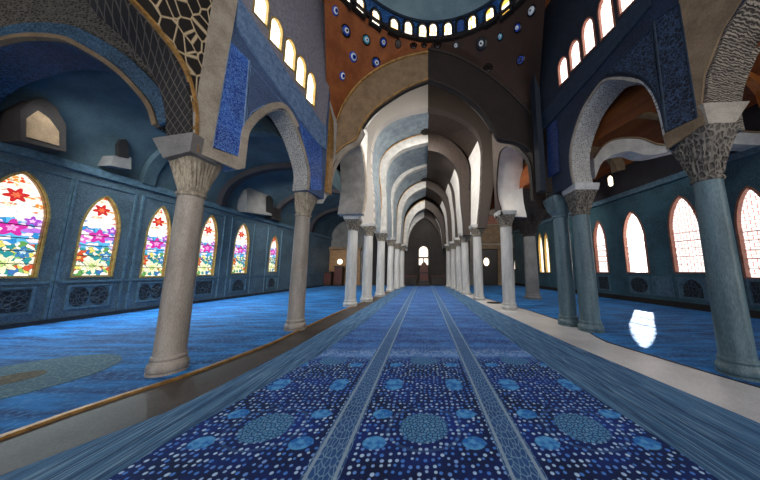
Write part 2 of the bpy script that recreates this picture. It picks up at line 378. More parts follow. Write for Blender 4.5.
def ribbon(bm, A, B, depth):
    """band between polylines A and B (same count), thickened by the vector (or function) depth"""
    dv = depth if callable(depth) else (lambda p: depth)
    a0 = [bm.verts.new(p) for p in A]; b0 = [bm.verts.new(p) for p in B]
    a1 = [bm.verts.new(p + dv(p)) for p in A]; b1 = [bm.verts.new(p + dv(p)) for p in B]
    n = len(A)
    for i in range(n - 1):
        bm.faces.new((a0[i], a0[i + 1], b0[i + 1], b0[i])); bm.faces.new((a1[i], b1[i], b1[i + 1], a1[i + 1]))
        bm.faces.new((a0[i], a1[i], a1[i + 1], a0[i + 1])); bm.faces.new((b0[i], b0[i + 1], b1[i + 1], b1[i]))
    for i in (0, n - 1): bm.faces.new((a0[i], b0[i], b1[i], a1[i]))
    return bm
def smooth_line(pts, n):
    """Catmull-Rom resample, works for 2D tuples and Vectors"""
    P = [Vector(p) for p in pts]; L = [0]
    for i in range(1, len(P)): L.append(L[-1] + max((P[i] - P[i - 1]).length, 1e-6))
    out = []
    for k in range(n):
        d = L[-1] * k / (n - 1); i = 0
        while i < len(P) - 2 and L[i + 1] < d: i += 1
        t = (d - L[i]) / (L[i + 1] - L[i]); p1, p2 = P[i], P[i + 1]
        p0 = P[i - 1] if i > 0 else p1 * 2 - p2; p3 = P[i + 2] if i + 2 < len(P) else p2 * 2 - p1
        out.append(.5 * ((2 * p1) + (p2 - p0) * t + (2 * p0 - 5 * p1 + 4 * p2 - p3) * t * t + (3 * p1 - p0 - 3 * p2 + p3) * t ** 3))
    return out
def box(bm, x0, x1, y0, y1, z0, z1):
    v = [bm.verts.new((x, y, z)) for z in (z0, z1) for y in (y0, y1) for x in (x0, x1)]
    for f in ((0, 2, 3, 1), (4, 5, 7, 6), (0, 1, 5, 4), (2, 6, 7, 3), (0, 4, 6, 2), (1, 3, 7, 5)):
        bm.faces.new([v[i] for i in f])
    return bm
def lathe(bm, prof, c, seg=40, flute=0, amp=0):
    rings = []
    for r, z in prof:
        ring = []
        for i in range(seg):
            a = 2 * PI * i / seg; rr = r * (1 + amp * math.cos(flute * a)) if flute else r
            ring.append(bm.verts.new((c[0] + rr * math.cos(a), c[1] + rr * math.sin(a), c[2] + z)))
        rings.append(ring)
    for A, B in zip(rings, rings[1:]):
        for i in range(seg):
            j = (i + 1) % seg; bm.faces.new((A[i], A[j], B[j], B[i]))
    bm.faces.new(rings[0][::-1]); bm.faces.new(rings[-1])
    return bm
def tube(bm, pts, r, seg=8, closed=False):
    P = [Vector(p) for p in pts]; rings = []; n = len(P)
    for i in range(n):
        a = P[(i - 1) % n] if (closed or i > 0) else P[i]; b = P[(i + 1) % n] if (closed or i < n - 1) else P[i]
        d = (b - a).normalized(); up = Vector((0, 0, 1)) if abs(d.z) < .9 else Vector((0, 1, 0))
        s = d.cross(up).normalized(); t = s.cross(d)
        rings.append([bm.verts.new(P[i] + (s * math.cos(2 * PI * k / seg) + t * math.sin(2 * PI * k / seg)) * r) for k in range(seg)])
    for i in range(n if closed else n - 1):
        A, B = rings[i], rings[(i + 1) % n]
        for k in range(seg):
            j = (k + 1) % seg; bm.faces.new((A[k], A[j], B[j], B[k]))
    if not closed: bm.faces.new(rings[0][::-1]); bm.faces.new(rings[-1])
    return bm
def arch_pts(y0, y1, z0, z1, spring=.62, n=12, point=.25):
    """window or niche outline, going round from the lower left"""
    zs = z0 + (z1 - z0) * spring; w = (y1 - y0) / 2; h = z1 - zs; c = (y0 + y1) / 2
    pts = [(y0, z0)]
    def side(t):                       # t 0..1 from spring to apex: (offset from centre, height)
        a = t * PI / 2; rx, rz = math.cos(a), math.sin(a)
        return ((1 - point) * rx + point * (1 - t) * 1.0, (1 - point) * rz + point * (t ** .9))
    for i in range(n + 1):
        ox, oz = side(i / n); pts.append((c - w * ox, zs + h * oz))
    for i in range(n - 1, -1, -1):
        ox, oz = side(i / n); pts.append((c + w * ox, zs + h * oz))
    pts.append((y1, z0)); return pts
def grow(pts, d):
    """offset a closed outline outwards by d (2D)"""
    n = len(pts); A = sum(pts[i][0] * pts[(i + 1) % n][1] - pts[(i + 1) % n][0] * pts[i][1] for i in range(n)); s = 1 if A > 0 else -1
    out = []
    for i in range(n):
        p0, p1, p2 = Vector(pts[i - 1][:2]), Vector(pts[i][:2]), Vector(pts[(i + 1) % n][:2])
        e1 = (p1 - p0); e2 = (p2 - p1)
        e1 = e1.normalized() if e1.length > 1e-9 else e2.normalized(); e2 = e2.normalized() if e2.length > 1e-9 else e1
        n1 = Vector((e1.y, -e1.x)) * s; n2 = Vector((e2.y, -e2.x)) * s
        m = n1 + n2; m = m.normalized() if m.length > 1e-6 else n1
        k = d / max(.5, m.dot(n1)); out.append((p1.x + m.x * k, p1.y + m.y * k))
    return out
# ------------------------------------------------------------------ the four long walls
WL = Wall((-3.88, 3.65), (-3.19, 6.2), -1); WR = Wall((4.6, 3.52), (4.05, 5.92), 1)       # arcade walls of the domed bay
AL = Wall((-11.3, 6.4), (-10.2, 21), -1); AR = Wall((10.95, 8.95), (10.5, 13.96), 1)       # outer aisle walls
BACK = 24.6
def struct(name, bm, mat, label, cat, **k): return solo(name, bm, mat, label, cat, kind='structure', **k)

struct('floor', box(NB(), -13.5, 13.5, -2, 25.2, -.25, 0), M['floor'], 'polished grey brown stone floor showing between the carpets', 'floor')

def lerp_x(T, y):
    if y <= T[0][0]: return T[0][1]
    for (a, xa), (b, xb) in zip(T, T[1:]):
        if y <= b: return xa + (xb - xa) * (y - a) / (b - a)
    return T[-1][1]
def floor_strip(bm, TA, TB, y0, y1, z0, z1, n=60):
    A, B = [], []
    for i in range(n + 1):
        y = y0 + (y1 - y0) * i / n
        A.append(Vector((lerp_x(TA, y), y, z1))); B.append(Vector((lerp_x(TB, y), y, z1)))
    return ribbon(bm, A, B, Vector((0, 0, z0 - z1)))
LO = [(-1.5, -3.9), (1, -3.6), (2, -3.29), (2.86, -2.85), (5, -2.66), (7.35, -2.6), (12, -2.45), (24.2, -2.2)]
RO = [(-1.5, 3.7), (2.6, 3.5), (5.16, 3.14), (9, 2.85), (12, 2.7), (24.2, 2.4)]
LI = [(-1.5, -2.75), (2.53, -2.36), (3.25, -2.21), (4.58, -1.95), (8, -1.8), (24.2, -1.6)]
RI = [(-1.5, 2.3), (2.3, 2.24), (2.8, 2.18), (3.52, 2.1), (5, 1.98), (8, 1.85), (24.2, 1.7)]
c = lambda x: [(-1.5, x), (24.2, x)]
nc = thing('nave_carpet', 'long deep blue patterned carpet running down the middle of the hall', 'carpet', (0, 0, 0))
def rug_part(name, TA, TB, key, z, cx, label=None, y1=24.2):
    bm = floor_strip(NB(), TA, TB, -1.5, y1, .001, z)
    bmesh.ops.translate(bm, verts=bm.verts, vec=(-cx, 0, 0))
    o = obj(name, bm, M['carpet_' + key], nc, label); o.location = (cx, 0, 0)
rug_part('field', c(-.65), c(.65), 'field', .016, 0, 'middle field with white flecks and round rosettes')
rug_part('field', LI, c(-.95), 'field', .016, -1.6)
rug_part('field', c(.95), RI, 'field', .016, 1.6)
rug_part('divider_band', c(-.95), c(-.65), 'band', .018, -.8, 'narrow scrolled band')
rug_part('divider_band', c(.65), c(.95), 'band', .018, .8, 'narrow scrolled band')
rug_part('border', LO, LI, 'border', .02, -2.3, 'broad streaked grey blue border')
rug_part('border', RI, RO, 'border', .02, 2.4, 'broad streaked grey blue border')

GL = [(-1.5, -4.6), (1.2, -4.25), (2.37, -4.05), (2.96, -3.93), (3.71, -3.6), (5.16, -3.33), (8.65, -3.27), (13, -2.95), (24.2, -2.75)]
off = lambda T, d: [(y, x + d) for y, x in T]
solo('brass_strip', floor_strip(NB(), off(GL, -.035), off(GL, .035), -1.5, 24, .0, .03), M['gold'],
     'thin brass coloured strip edging the left aisle carpet', 'trim strip')
alx = [(-1.5, AL.a + AL.b * -1.5 + .06), (24.2, AL.a + AL.b * 24.2 + .06)]
solo('aisle_carpet', floor_strip(NB(), alx, off(GL, -.04), -1.5, 24.2, .001, .016), M['carpet_aisle'],
     'bright blue carpet of the left aisle below the stained glass windows', 'carpet')
GR = [(-1.5, 5.6), (2, 5.0), (3.65, 4.5), (5.4, 4.06), (6.6, 4.4), (9.3, 4.2), (13, 3.5), (24.2, 2.9)]
arx = [(-1.5, AR.a + AR.b * -1.5 - .06), (24.2, AR.a + AR.b * 24.2 - .06)]
solo('aisle_carpet', floor_strip(NB(), GR, arx, -1.5, 24.2, .001, .016), M['carpet_aisle'],
     'blue carpet of the right aisle with a patch of sunlight on it', 'carpet')
struct('floor', floor_strip(NB(), off(RO, .03), off(GR, -.03), -1.5, 24, .0, .008), M['floor_r'],
       'pale polished marble strip between the middle carpet and the right aisle carpet', 'floor')
solo('edging_strip', floor_strip(NB(), off(GR, -.03), off(GR, -.005), -1.5, 24, .0, .022), M['lead'],
     'thin dark strip edging the right aisle carpet', 'trim strip')
# round motif woven at the far left and the dark disc by the right columns
p = floor_pt(12, 380)
md = thing('floor_medallion', 'round pale green and brown medallion on the left aisle carpet', 'medallion', (p.x, p.y, .016))
M['med_pale'] = m_cells('medallion_sage_pile', '#3f6478', '#6d8c90', 14, .1, .85, .2)
M['med_brown'] = m_cells('medallion_brown_pile', '#4c4334', '#7c7052', 18, .1, .85, .2)
obj('outer_ring', lathe(NB(), [(.98, .0), (.98, .006), (.3, .006)], (p.x, p.y, .016), 48), M['med_pale'], md)
obj('centre', lathe(NB(), [(.27, .0), (.27, .009)], (p.x, p.y, .016), 32), M['med_brown'], md)
p = floor_pt(494, 303)
solo('floor_disc', lathe(NB(), [(.36, 0), (.36, .012), (.3, .016), (.28, .012), (.05, .012)], (p.x, p.y, .008), 40), M['frameblack'],
     'dark round disc let into the marble beside the right hand columns', 'floor cover', origin=(p.x, p.y, .008))

# ------------------------------------------------------------------ columns
def ellipse_ring(bm, cx, cy, z, hx_, hy_, e, seg, flute=0, amp=0):
    r = []
    for i in range(seg):
        a = 2 * PI * i / seg; ca, sa = math.cos(a), math.sin(a)
        f = (abs(ca) ** e + abs(sa) ** e) ** (-1 / e); f *= 1 + amp * math.cos(flute * a)
        r.append(bm.verts.new((cx + hx_ * f * ca, cy + hy_ * f * sa, z)))
    return r
def skin_rings(bm, rings):
    for A, B in zip(rings, rings[1:]):
        n = len(A)
        for i in range(n):
            j = (i + 1) % n; bm.faces.new((A[i], A[j], B[j], B[i]))
    bm.faces.new(rings[0][::-1]); bm.faces.new(rings[-1]); return bm
def column(label, base, r, zn, zt, top, mats, group, leafy=True, impost=.16, big=False, name='column'):
    """base (x, y); neck height zn; capital top zt with half sizes top=(cx, cy, hx, hy)"""
    x, y = base; t = thing(name, label, 'column', (x, y, 0), group)
    ms, mc, mi = mats
    pr = [(r * 1.32, 0), (r * 1.32, .05)]
    for i in range(9):
        a = -PI / 2 + PI * i / 8; pr.append((r * 1.2 + r * .12 * math.cos(a), .11 + .06 * math.sin(a)))
    pr += [(r * 1.17, .18), (r * 1.15, .215)]
    for i in range(7):
        a = -PI / 2 + PI * i / 6; pr.append((r * 1.1 + r * .06 * math.cos(a), .245 + .03 * math.sin(a)))
    pr += [(r * 1.06, .28), (r * 1.04, .31)]
    obj('base', lathe(NB(), pr, (x, y, 0), 48), ms, t, smooth=True)
    sh = []
    for i in range(15):
        k = i / 14; sh.append((r * (1.04 - .10 * k ** 1.4), .31 + (zn - .31) * k))
    obj('shaft', lathe(NB(), sh, (x, y, 0), 48), ms, t, smooth=True)
    nr = []
    for i in range(9):
        a = -PI / 2 + PI * i / 8; nr.append((r * .97 + r * .12 * math.cos(a), zn + .03 + .035 * math.sin(a)))
    obj('necking', lathe(NB(), nr, (x, y, 0), 40, 20 if big else 0, .02 if big else 0), mc, t, smooth=True)
    cx, cy, hx_, hy_ = top; bm = NB(); rings = []; H = zt - zn - .065; N = 14
    for i in range(N + 1):
        k = i / N; f = k ** 1.5; e = 2 + 5 * k
        rx = r * .95 + (hx_ - r * .95) * f; ry = r * .95 + (hy_ - r * .95) * f
        rings.append(ellipse_ring(bm, x + (cx - x) * f, y + (cy - y) * f, zn + .065 + H * k, rx, ry, e, 120, 30 if big else 24,
                                  (.035 if big else .03) * math.sin(PI * min(1, k * 1.08)) ** .6))
    cap = obj('capital', skin_rings(bm, rings), mc, t, smooth=True)
    if leafy:                                    # rows of curled leaves round the bell
        for row, (kk, cnt) in enumerate(((.25, 10), (.62, 10))):
            bm = NB(); f = kk ** 1.5; R = r * .95 + ((hx_ + hy_) / 2 - r * .95) * f
            for q in range(cnt):
                a = 2 * PI * (q + .5 * row) / cnt; zz = zn + .065 + H * kk; o = Vector((math.cos(a), math.sin(a), 0)); c0 = Vector((x + (cx - x) * f, y + (cy - y) * f, 0))
                tube(bm, [c0 + o * (R * .95) + Vector((0, 0, zz - H * .16)), c0 + o * (R * 1.10) + Vector((0, 0, zz)), c0 + o * (R * 1.2) + Vector((0, 0, zz + H * .12)), c0 + o * (R * 1.28) + Vector((0, 0, zz + H * .06))], r * .13, 6)
            obj('leaf_ring', bm, mc, cap, smooth=True)
    if impost:
        bm = NB()
        rr = [ellipse_ring(bm, cx, cy, zt + h, hx_ * s, hy_ * s, 14, 48) for h, s in ((0, 1.0), (.03, 1.03), (impost * .8, 1.09 if impost < .4 else 1.4), (impost, 1.1 if impost < .4 else 1.42))]
        obj('impost_block', skin_rings(bm, rr), mi, t)
    return t
def fl(u, v): q = floor_pt(u, v); return (q.x, q.y)
warm = (M['column_left'], M['capital_big'], M['cream']); pale = (M['column_pale'], M['capital'], M['plaster'])
tl = (M['column_right'], M['capital_r'], M['plaster'])
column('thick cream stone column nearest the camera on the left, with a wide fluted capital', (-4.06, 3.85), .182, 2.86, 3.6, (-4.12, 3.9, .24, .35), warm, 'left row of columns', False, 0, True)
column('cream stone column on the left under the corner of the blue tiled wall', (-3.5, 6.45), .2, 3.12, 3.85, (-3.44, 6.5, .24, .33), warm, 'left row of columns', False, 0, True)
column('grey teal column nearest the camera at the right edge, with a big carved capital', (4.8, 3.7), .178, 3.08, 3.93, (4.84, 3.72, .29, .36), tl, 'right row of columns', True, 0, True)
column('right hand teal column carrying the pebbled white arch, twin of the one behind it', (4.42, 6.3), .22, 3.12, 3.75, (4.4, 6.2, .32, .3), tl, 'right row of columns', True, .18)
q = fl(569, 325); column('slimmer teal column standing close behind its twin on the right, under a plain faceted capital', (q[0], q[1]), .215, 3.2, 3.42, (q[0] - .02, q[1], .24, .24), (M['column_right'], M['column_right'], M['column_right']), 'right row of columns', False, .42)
LC = [(350, 306, .235), (366.5, 301, .25), (380, 296, .25), (390, 291.3, .24), (396.5, 288.7, .24), (401.5, 287, .24)]
RC = [(509.5, 309.5, .235), (479, 300, .245), (466, 294.5, .25), (459.5, 291.3, .24), (454, 288.7, .24), (449, 287, .24)]
LT = ['slim pale column on the left with a leafy capital, third from the front', 'pale column on the left behind the leafy third one, half seen', 'pale column on the left at the start of the tight far cluster',
      'far left column second into the tight cluster', 'far left column third into the tight cluster', 'farthest column of the left row beside the end wall']
RT = ['pale column on the right below the big white rounded pier, leafy capital', 'pale column on the right behind the one under the big white pier', 'pale column on the right at the start of the tight far cluster',
      'far right column second into the tight cluster', 'far right column third into the tight cluster', 'farthest column of the right row beside the end wall']
LP, RP = [], []
for tab, txt, P, s, grp in ((LC, LT, LP, -1, 'left row of columns'), (RC, RT, RP, 1, 'right row of columns')):
    for (u, v, r), lab in zip(tab, txt):
        x, y = fl(u, v); P.append((x, y))
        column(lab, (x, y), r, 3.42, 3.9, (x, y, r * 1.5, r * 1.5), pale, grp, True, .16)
# ------------------------------------------------------------------ arcade walls of the domed bay
def px(wall, L): return [wall.yz(u, v) for u, v in L]
def panel(name, wall, L, d0, d1, mat, parent=None, label=None, holes=(), raw=False):
    bm = NB(); wslab(bm, wall, L if raw else px(wall, L), holes, d0, d1); return obj(name, bm, mat, parent, label)
def lining(name, wall, pts, thick, mat, parent, label=None, d=.035, out=.0):
    """skin of carved stone on the underside of an arch: pts (y,z) along the arch"""
    P = [Vector(p) for p in smooth_line(pts, 40)]; N = []
    for i in range(len(P)):
        tt = (P[min(i + 1, len(P) - 1)] - P[max(i - 1, 0)]).normalized(); N.append(Vector((-tt.y, tt.x)))
    cen = Vector((sum(p.x for p in P) / len(P), min(p.y for p in P)))
    if sum((cen - p).dot(n) for p, n in zip(P, N)) < 0: N = [-n for n in N]
    bm = NB(); A, B, A2, B2 = [], [], [], []
    for p, n in zip(P, N):
        q = p + n * d; th = thick(p.x)
        A.append(wall.p(p.x, p.y, out)); B.append(wall.p(p.x, p.y, -th)); A2.append(wall.p(q.x, q.y, out)); B2.append(wall.p(q.x, q.y, -th))
    va, vb, vc, vd = ([bm.verts.new(p) for p in L] for L in (A, B, A2, B2)); n = len(A)
    for i in range(n - 1):
        for a, b in ((va, vb), (vb, vd), (vd, vc), (vc, va)): bm.faces.new((a[i], a[i + 1], b[i + 1], b[i]))
    for i in (0, n - 1): bm.faces.new((va[i], vb[i], vd[i], vc[i]))
    return obj(name, bm, mat, parent, label, smooth=True)
def band_on(name, wall, pts, width, d, mat, parent, label=None, side=1):
    """flat archivolt beside a curve on the wall"""
    P = smooth_line(pts, 44); A, B = [], []
    for i in range(len(P)):
        tt = (P[min(i + 1, len(P) - 1)] - P[max(i - 1, 0)]).normalized(); n = Vector((-tt.y, tt.x)) * side
        q = P[i] + n * width; A.append(wall.p(P[i].x, P[i].y, d)); B.append(wall.p(q.x, q.y, d))
    return obj(name, ribbon(NB(), A, B, -wall.n * (d + .02)), mat, parent, label)
def mirror_near(NP):                               # complete the arch that runs on towards the viewer, out of the frame
    y, z = NP[-1]; return [(y - .5, z + .55), (y - .82, z + .66), (y - 1.14, z + .55), (y - 1.6, z), (y - 2.3, z - .9), (y - 2.5, z - 1.8)]
L_NEAR = [(193, 152), (193, 130), (192, 104), (181, 66), (152, 26), (128, 0)]
L_FAR = [(243, 168), (245, 150), (248, 132), (256, 121), (266, 113), (276, 109), (285, 111), (295, 128), (303, 150), (308, 172), (307, 190)]
R_NEAR = [(707, 124), (704, 105), (707, 76), (725, 30), (745, 0)]
R_FAR = [(669, 150), (665, 134), (660, 112), (652, 92), (640, 80), (622, 77), (604, 80), (592, 94), (580, 115), (571, 145), (570, 165), (573, 184)]
L_CL = [(259, 20, 257, -14), (274, 46, 273, 16), (288, 67, 287, 37), (299, 85, 298, 54), (309, 103, 307, 69)]
R_CL = [(565, 82, 564, 57), (577, 67, 575, 41), (591, 52, 589, 18), (609, 34, 606, -5), (629, 8, 625, -36)]
L_ST = [(236, -6), (243, 6), (262, 36), (290, 79), (318, 119), (325, 128)]; L_SB = [(325, 150), (318, 145), (300, 121), (275, 86), (250, 50), (236, 28)]
R_ST = [(650, -12), (629, 12), (609, 38), (591, 57), (577, 73), (565, 88), (550, 106), (540, 116)]; R_SB = [(540, 134), (552, 122), (577, 94), (600, 68), (625, 38), (652, 6)]
ztop = 10.0
def arcade(side, wall, near, far, cl, st, sb, thick, mats, yend, words):
    NP, FP = px(wall, near), px(wall, far); NE = mirror_near(NP)
    wins = []
    for u, v, u2, v2 in cl:
        y, z0 = wall.yz(u, v); _, z1 = wall.yz(u2, v2); wins.append(arch_pts(y - .155, y + .155, z0, z1, .68, 8, .1))
    yp = NE[-1][0]
    outline = NP + NE + [(yp, .0), (-1.5, .0), (-1.5, ztop), (yend, ztop), (yend, FP[-1][1] - .05 if True else 0)] + list(reversed(FP))
    bm = NB()
    tf = lambda p: wall.p(p[0], p[1], 0); tb = lambda p: wall.p(p[0], p[1], -thick(p[0]))
    slab(bm, outline, wins, tf, tb)
    w = struct('wall_arcade_' + side, bm, mats['wall'], words['wall'], 'wall', origin=wall.p(3.5, 0))
    # upper plaster zone with the clerestory windows cut through
    STP = px(wall, st); UP = STP + ([(yend, ztop - .02), (STP[0][0], ztop - .02)] if STP[-1][0] > STP[0][0] else [])
    obj('upper_plaster', wslab(NB(), wall, UP, [x for x in wins if min(p[0] for p in x) > STP[0][0]], .03, -.01), mats['upper'], w, words['upper'])
    panel('string_course', wall, st + sb, .05, -.01, mats['string'], w, words['string'])
    mid = [((a[0] * .45 + b[0] * .55), (a[1] * .45 + b[1] * .55)) for a, b in zip(px(wall, st[:6]), px(wall, list(reversed(sb))[:6]))]
    return w, NP + NE, FP, wins
tL = lambda y: max(.4, .62 - .062 * (y - 3.5)); tR = lambda y: max(.55, .85 - .085 * (y - 3.5))
wl, NPL, FPL, winL = arcade('left', WL, L_NEAR, L_FAR, L_CL, L_ST, L_SB, tL, {'wall': M['bluewall'], 'upper': M['upperwall'], 'string': M['bluetrim']}, 6.72,
    {'wall': 'blue tiled wall above the left columns, cut by a pointed arch', 'upper': 'violet grey plaster zone round the small windows', 'string': 'slate blue string course'})
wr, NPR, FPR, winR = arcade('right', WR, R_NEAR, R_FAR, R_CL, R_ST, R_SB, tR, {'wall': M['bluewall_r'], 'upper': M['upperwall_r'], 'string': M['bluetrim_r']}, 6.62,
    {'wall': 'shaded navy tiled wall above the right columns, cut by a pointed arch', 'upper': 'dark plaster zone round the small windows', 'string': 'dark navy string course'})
# left wall dress
panel('corner_pilaster', WL, [(193, 152), (236, 170), (243, 168), (241, 158.5), (211, 148.5), (229, 42), (236, 2), (236, -40), (213, -40), (211, 0), (206, 30), (200, 68), (193, 110)], .05, -.01, M['cream'], wl, 'smooth cream stone pilaster')
panel('lattice_spandrel', WL, [(193, 108), (200, 68), (206, 30), (211, 0), (213, -40), (125, -40), (120, -6), (130, 0), (153, 24), (183, 64)], .04, -.01, M['lattice'], wl, 'gold and white openwork lattice on black')
band_on('gilded_edge', WL, px(WL, L_NEAR[:]), .04, .07, M['gold'], wl, 'gilded edge along the arch', -1)
lining('soffit', WL, NPL[:12], tL, M['soffit_diamond'], wl, 'dark soffit carved with diamonds')
BP = [(229, 42), (248, 61), (240, 158), (211, 147)]
panel('tile_panel', WL, BP, .035, -.01, M['cobalt'], wl, 'vivid cobalt arabesque tile panel')
obj('panel_frame', tube(NB(), [WL.p(*WL.yz(*q), .035) for q in BP], .018, 8, True), M['bluetrim'], wl)
TP = [(249.5, 66), (283, 105), (262, 106), (250, 113), (245, 124)]
panel('triangle_panel', WL, TP, .035, -.01, M['bluewall'], wl, 'three cornered blue tile panel')
obj('panel_frame', tube(NB(), [WL.p(*WL.yz(*q), .035) for q in TP], .014, 8, True), M['bluetrim'], wl)
band_on('arch_surround', WL, FPL[:8], .13, .06, M['cream'], wl, 'cream stone arch surround', 1)
band_on('arch_surround', WL, FPL[6:], .05, .03, M['cream'], wl, 'thin cream edge of the arch', 1)
lining('soffit', WL, FPL, tL, M['soffit_grain'], wl, 'pale pebbled arch soffit')
panel('blue_border', WL, [(299, 122), (321, 148), (321, 190), (311, 190), (310, 172), (305, 150)], .03, -.01, M['cobalt'], wl, 'bright blue tile border beside the arch')
# right wall dress
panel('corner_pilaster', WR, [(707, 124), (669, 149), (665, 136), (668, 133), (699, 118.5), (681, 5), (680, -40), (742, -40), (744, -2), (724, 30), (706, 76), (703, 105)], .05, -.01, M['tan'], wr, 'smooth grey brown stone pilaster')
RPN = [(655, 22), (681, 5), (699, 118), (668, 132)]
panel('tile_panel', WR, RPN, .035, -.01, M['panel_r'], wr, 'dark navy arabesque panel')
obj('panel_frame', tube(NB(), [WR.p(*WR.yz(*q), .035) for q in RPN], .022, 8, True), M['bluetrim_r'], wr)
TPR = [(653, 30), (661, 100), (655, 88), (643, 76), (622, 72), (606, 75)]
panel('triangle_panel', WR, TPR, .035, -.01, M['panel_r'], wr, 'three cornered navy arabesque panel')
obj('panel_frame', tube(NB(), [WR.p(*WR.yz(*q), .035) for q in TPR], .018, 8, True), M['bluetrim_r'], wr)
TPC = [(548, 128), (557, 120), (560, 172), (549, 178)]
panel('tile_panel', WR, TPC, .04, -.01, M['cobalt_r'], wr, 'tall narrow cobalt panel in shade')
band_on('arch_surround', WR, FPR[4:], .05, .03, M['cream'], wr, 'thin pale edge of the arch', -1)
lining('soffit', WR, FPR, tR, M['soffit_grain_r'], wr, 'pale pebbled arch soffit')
lining('soffit', WR, NPR, tR, M['soffit_wave'], wr, 'soffit carved in rippled honeycomb ridges')

def springer(wall_o, poly, Y, dep, mat):
    P = [front_pt(u, v, Y) for u, v in poly]
    obj('springer_block', slab(NB(), [(p.x, p.z) for p in P], [], lambda p: Vector((p[0], Y, p[1])), lambda p: Vector((p[0], Y + dep, p[1]))), mat, wall_o, 'pale block at the foot of the carved soffit')
springer(wl, [(152, 138), (193, 132), (190, 151), (163, 158)], 3.5, .5, M['plaster_grey'])
springer(wr, [(703, 103), (750, 101), (736, 122), (709, 125)], 3.4, .5, M['cream'])

# ------------------------------------------------------------------ windows
NW = [0]
def window(wall, outline, label, pane, frame, fw=.05, proud=.05, deep=.12, group=None, tracery=True, origin=None, bars=0, flat=None):
    NW[0] += 1
    y0, y1 = min(p[0] for p in outline), max(p[0] for p in outline); z0, z1 = min(p[1] for p in outline), max(p[1] for p in outline)
    yc = (y0 + y1) / 2
    t = thing('window_%d' % NW[0], label, 'window', wall.p(yc, z0), group, 'structure')
    obj('pane', wslab(NB(), wall, grow(outline, -.004), [], -deep, -deep - .02), pane, t)
    bm = NB(); out = grow(outline, fw)
    wslab(bm, wall, out, [grow(outline, -.012)], proud, -deep - .03); fr_ = obj('frame', bm, frame, t)
    if bars:
        bm = NB(); k = .012
        for i in range(1, bars):
            zz = z0 + (z1 - z0) * .62 * i / bars; wslab(bm, wall, [(y0, zz - k), (y1, zz - k), (y1, zz + k), (y0, zz + k)], [], -deep + .03, -deep - .01)
        obj('glazing_bar', bm, M['lead'], fr_)
    return t
NTH = ['nearest', 'second', 'third', 'fourth', 'farthest']
for w, wall, txt, pane, fr in ((winL, WL, 'small glowing cream window high on the left wall', M['lit_cream'], M['goldbright']), (winR, WR, 'small rose lit window high on the dark right wall', M['lit_pink'], M['frame_copper'])):
    W = sorted(w, key=lambda o: o[0][0])
    for i, o in enumerate(W):
        window(wall, o, txt + ', %s of its row of five' % NTH[i], pane, fr, .02, .05, .03, 'clerestory windows left' if wall is WL else 'clerestory windows right')
# ------------------------------------------------------------------ domed bay: end wall, pendentives, ceiling, dome
YA = 7.45
fx = lambda L, Y: [(lambda q: Vector((q.x, q.z)))(front_pt(u, v, Y)) for u, v in L]        # (X, z) on a frontal plane
to3 = lambda Y: (lambda p: Vector((p[0], Y, p[1])))
A0L = [(324, 192), (327, 175), (333, 159), (345, 147), (357, 140), (362, 128), (372, 114), (388, 101), (408, 89), (428, 81)]
A0R = [(428, 81), (447, 88), (465, 98), (481, 112), (492, 128), (499, 140), (515, 143), (530, 153), (535, 175), (537, 192)]
X0L = [(326, 168), (331, 148), (337, 125), (346, 104), (363, 83), (385, 68), (408, 59), (428, 55)]
X0R = [(428, 52), (450, 57), (475, 69), (500, 87), (520, 106), (530, 117), (534, 128), (536, 150)]
iL, iR = fx(A0L, YA), fx(A0R, YA)
end = [Vector((-4.3, iL[0].y)), *smooth_line(iL, 40), *smooth_line(iR, 40)[1:], Vector((4.6, iR[-1].y)), Vector((4.6, 10)), Vector((-4.3, 10))]
we = struct('wall_crossing', slab(NB(), end, [], to3(YA), to3(YA + .14)), M['walnut'], 'end wall of the domed bay with the great arch cut through it', 'wall', origin=(0, YA, 4))
def half_ring(name, inner, outer, Y, d, mat, parent, label=None, n=40, smooth=False):
    I, O = smooth_line(inner, n), smooth_line(outer, n)
    return obj(name, ribbon(NB(), [Vector((p.x, Y, p.y)) for p in I], [Vector((p.x, Y, p.y)) for p in O], Vector((0, d, 0))), mat, parent, label, smooth)
oL, oR = fx(X0L, YA), fx(X0R, YA)
ga = thing('great_arch', 'broad arch band closing the domed bay, tan left half and dark right half', 'arch', (.15, YA - .12, 4))
half_ring('archivolt', iL, oL, YA - .1, .12, M['tan_arch'], ga, 'tan left half')
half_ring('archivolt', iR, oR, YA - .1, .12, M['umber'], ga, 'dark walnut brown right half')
def bead(name, L, Y, r, mat, parent, label=None):
    return obj(name, tube(NB(), [Vector((p.x, Y, p.y)) for p in smooth_line(L, 40)], r, 8), mat, parent, label, True)
half_ring('springing_band', fx([(329, 193), (332, 179), (338, 164), (348, 152.5), (358, 146), (365, 134)], YA), fx([(324, 192), (327, 175), (333, 159), (345, 147), (357, 140), (362, 128)], YA), YA - .06, .1, M['cream'], ga, 'cream edge at the left springing')
bead('outer_moulding', oL, YA - .12, .05, M['gold'], ga, 'gilded brown moulding'); bead('outer_moulding', oR, YA - .12, .045, M['walnut'], ga)
bead('inner_moulding', iL, YA - .1, .035, M['gold'], ga, 'gilded brown moulding'); bead('inner_moulding', iR, YA - .1, .03, M['walnut'], ga)
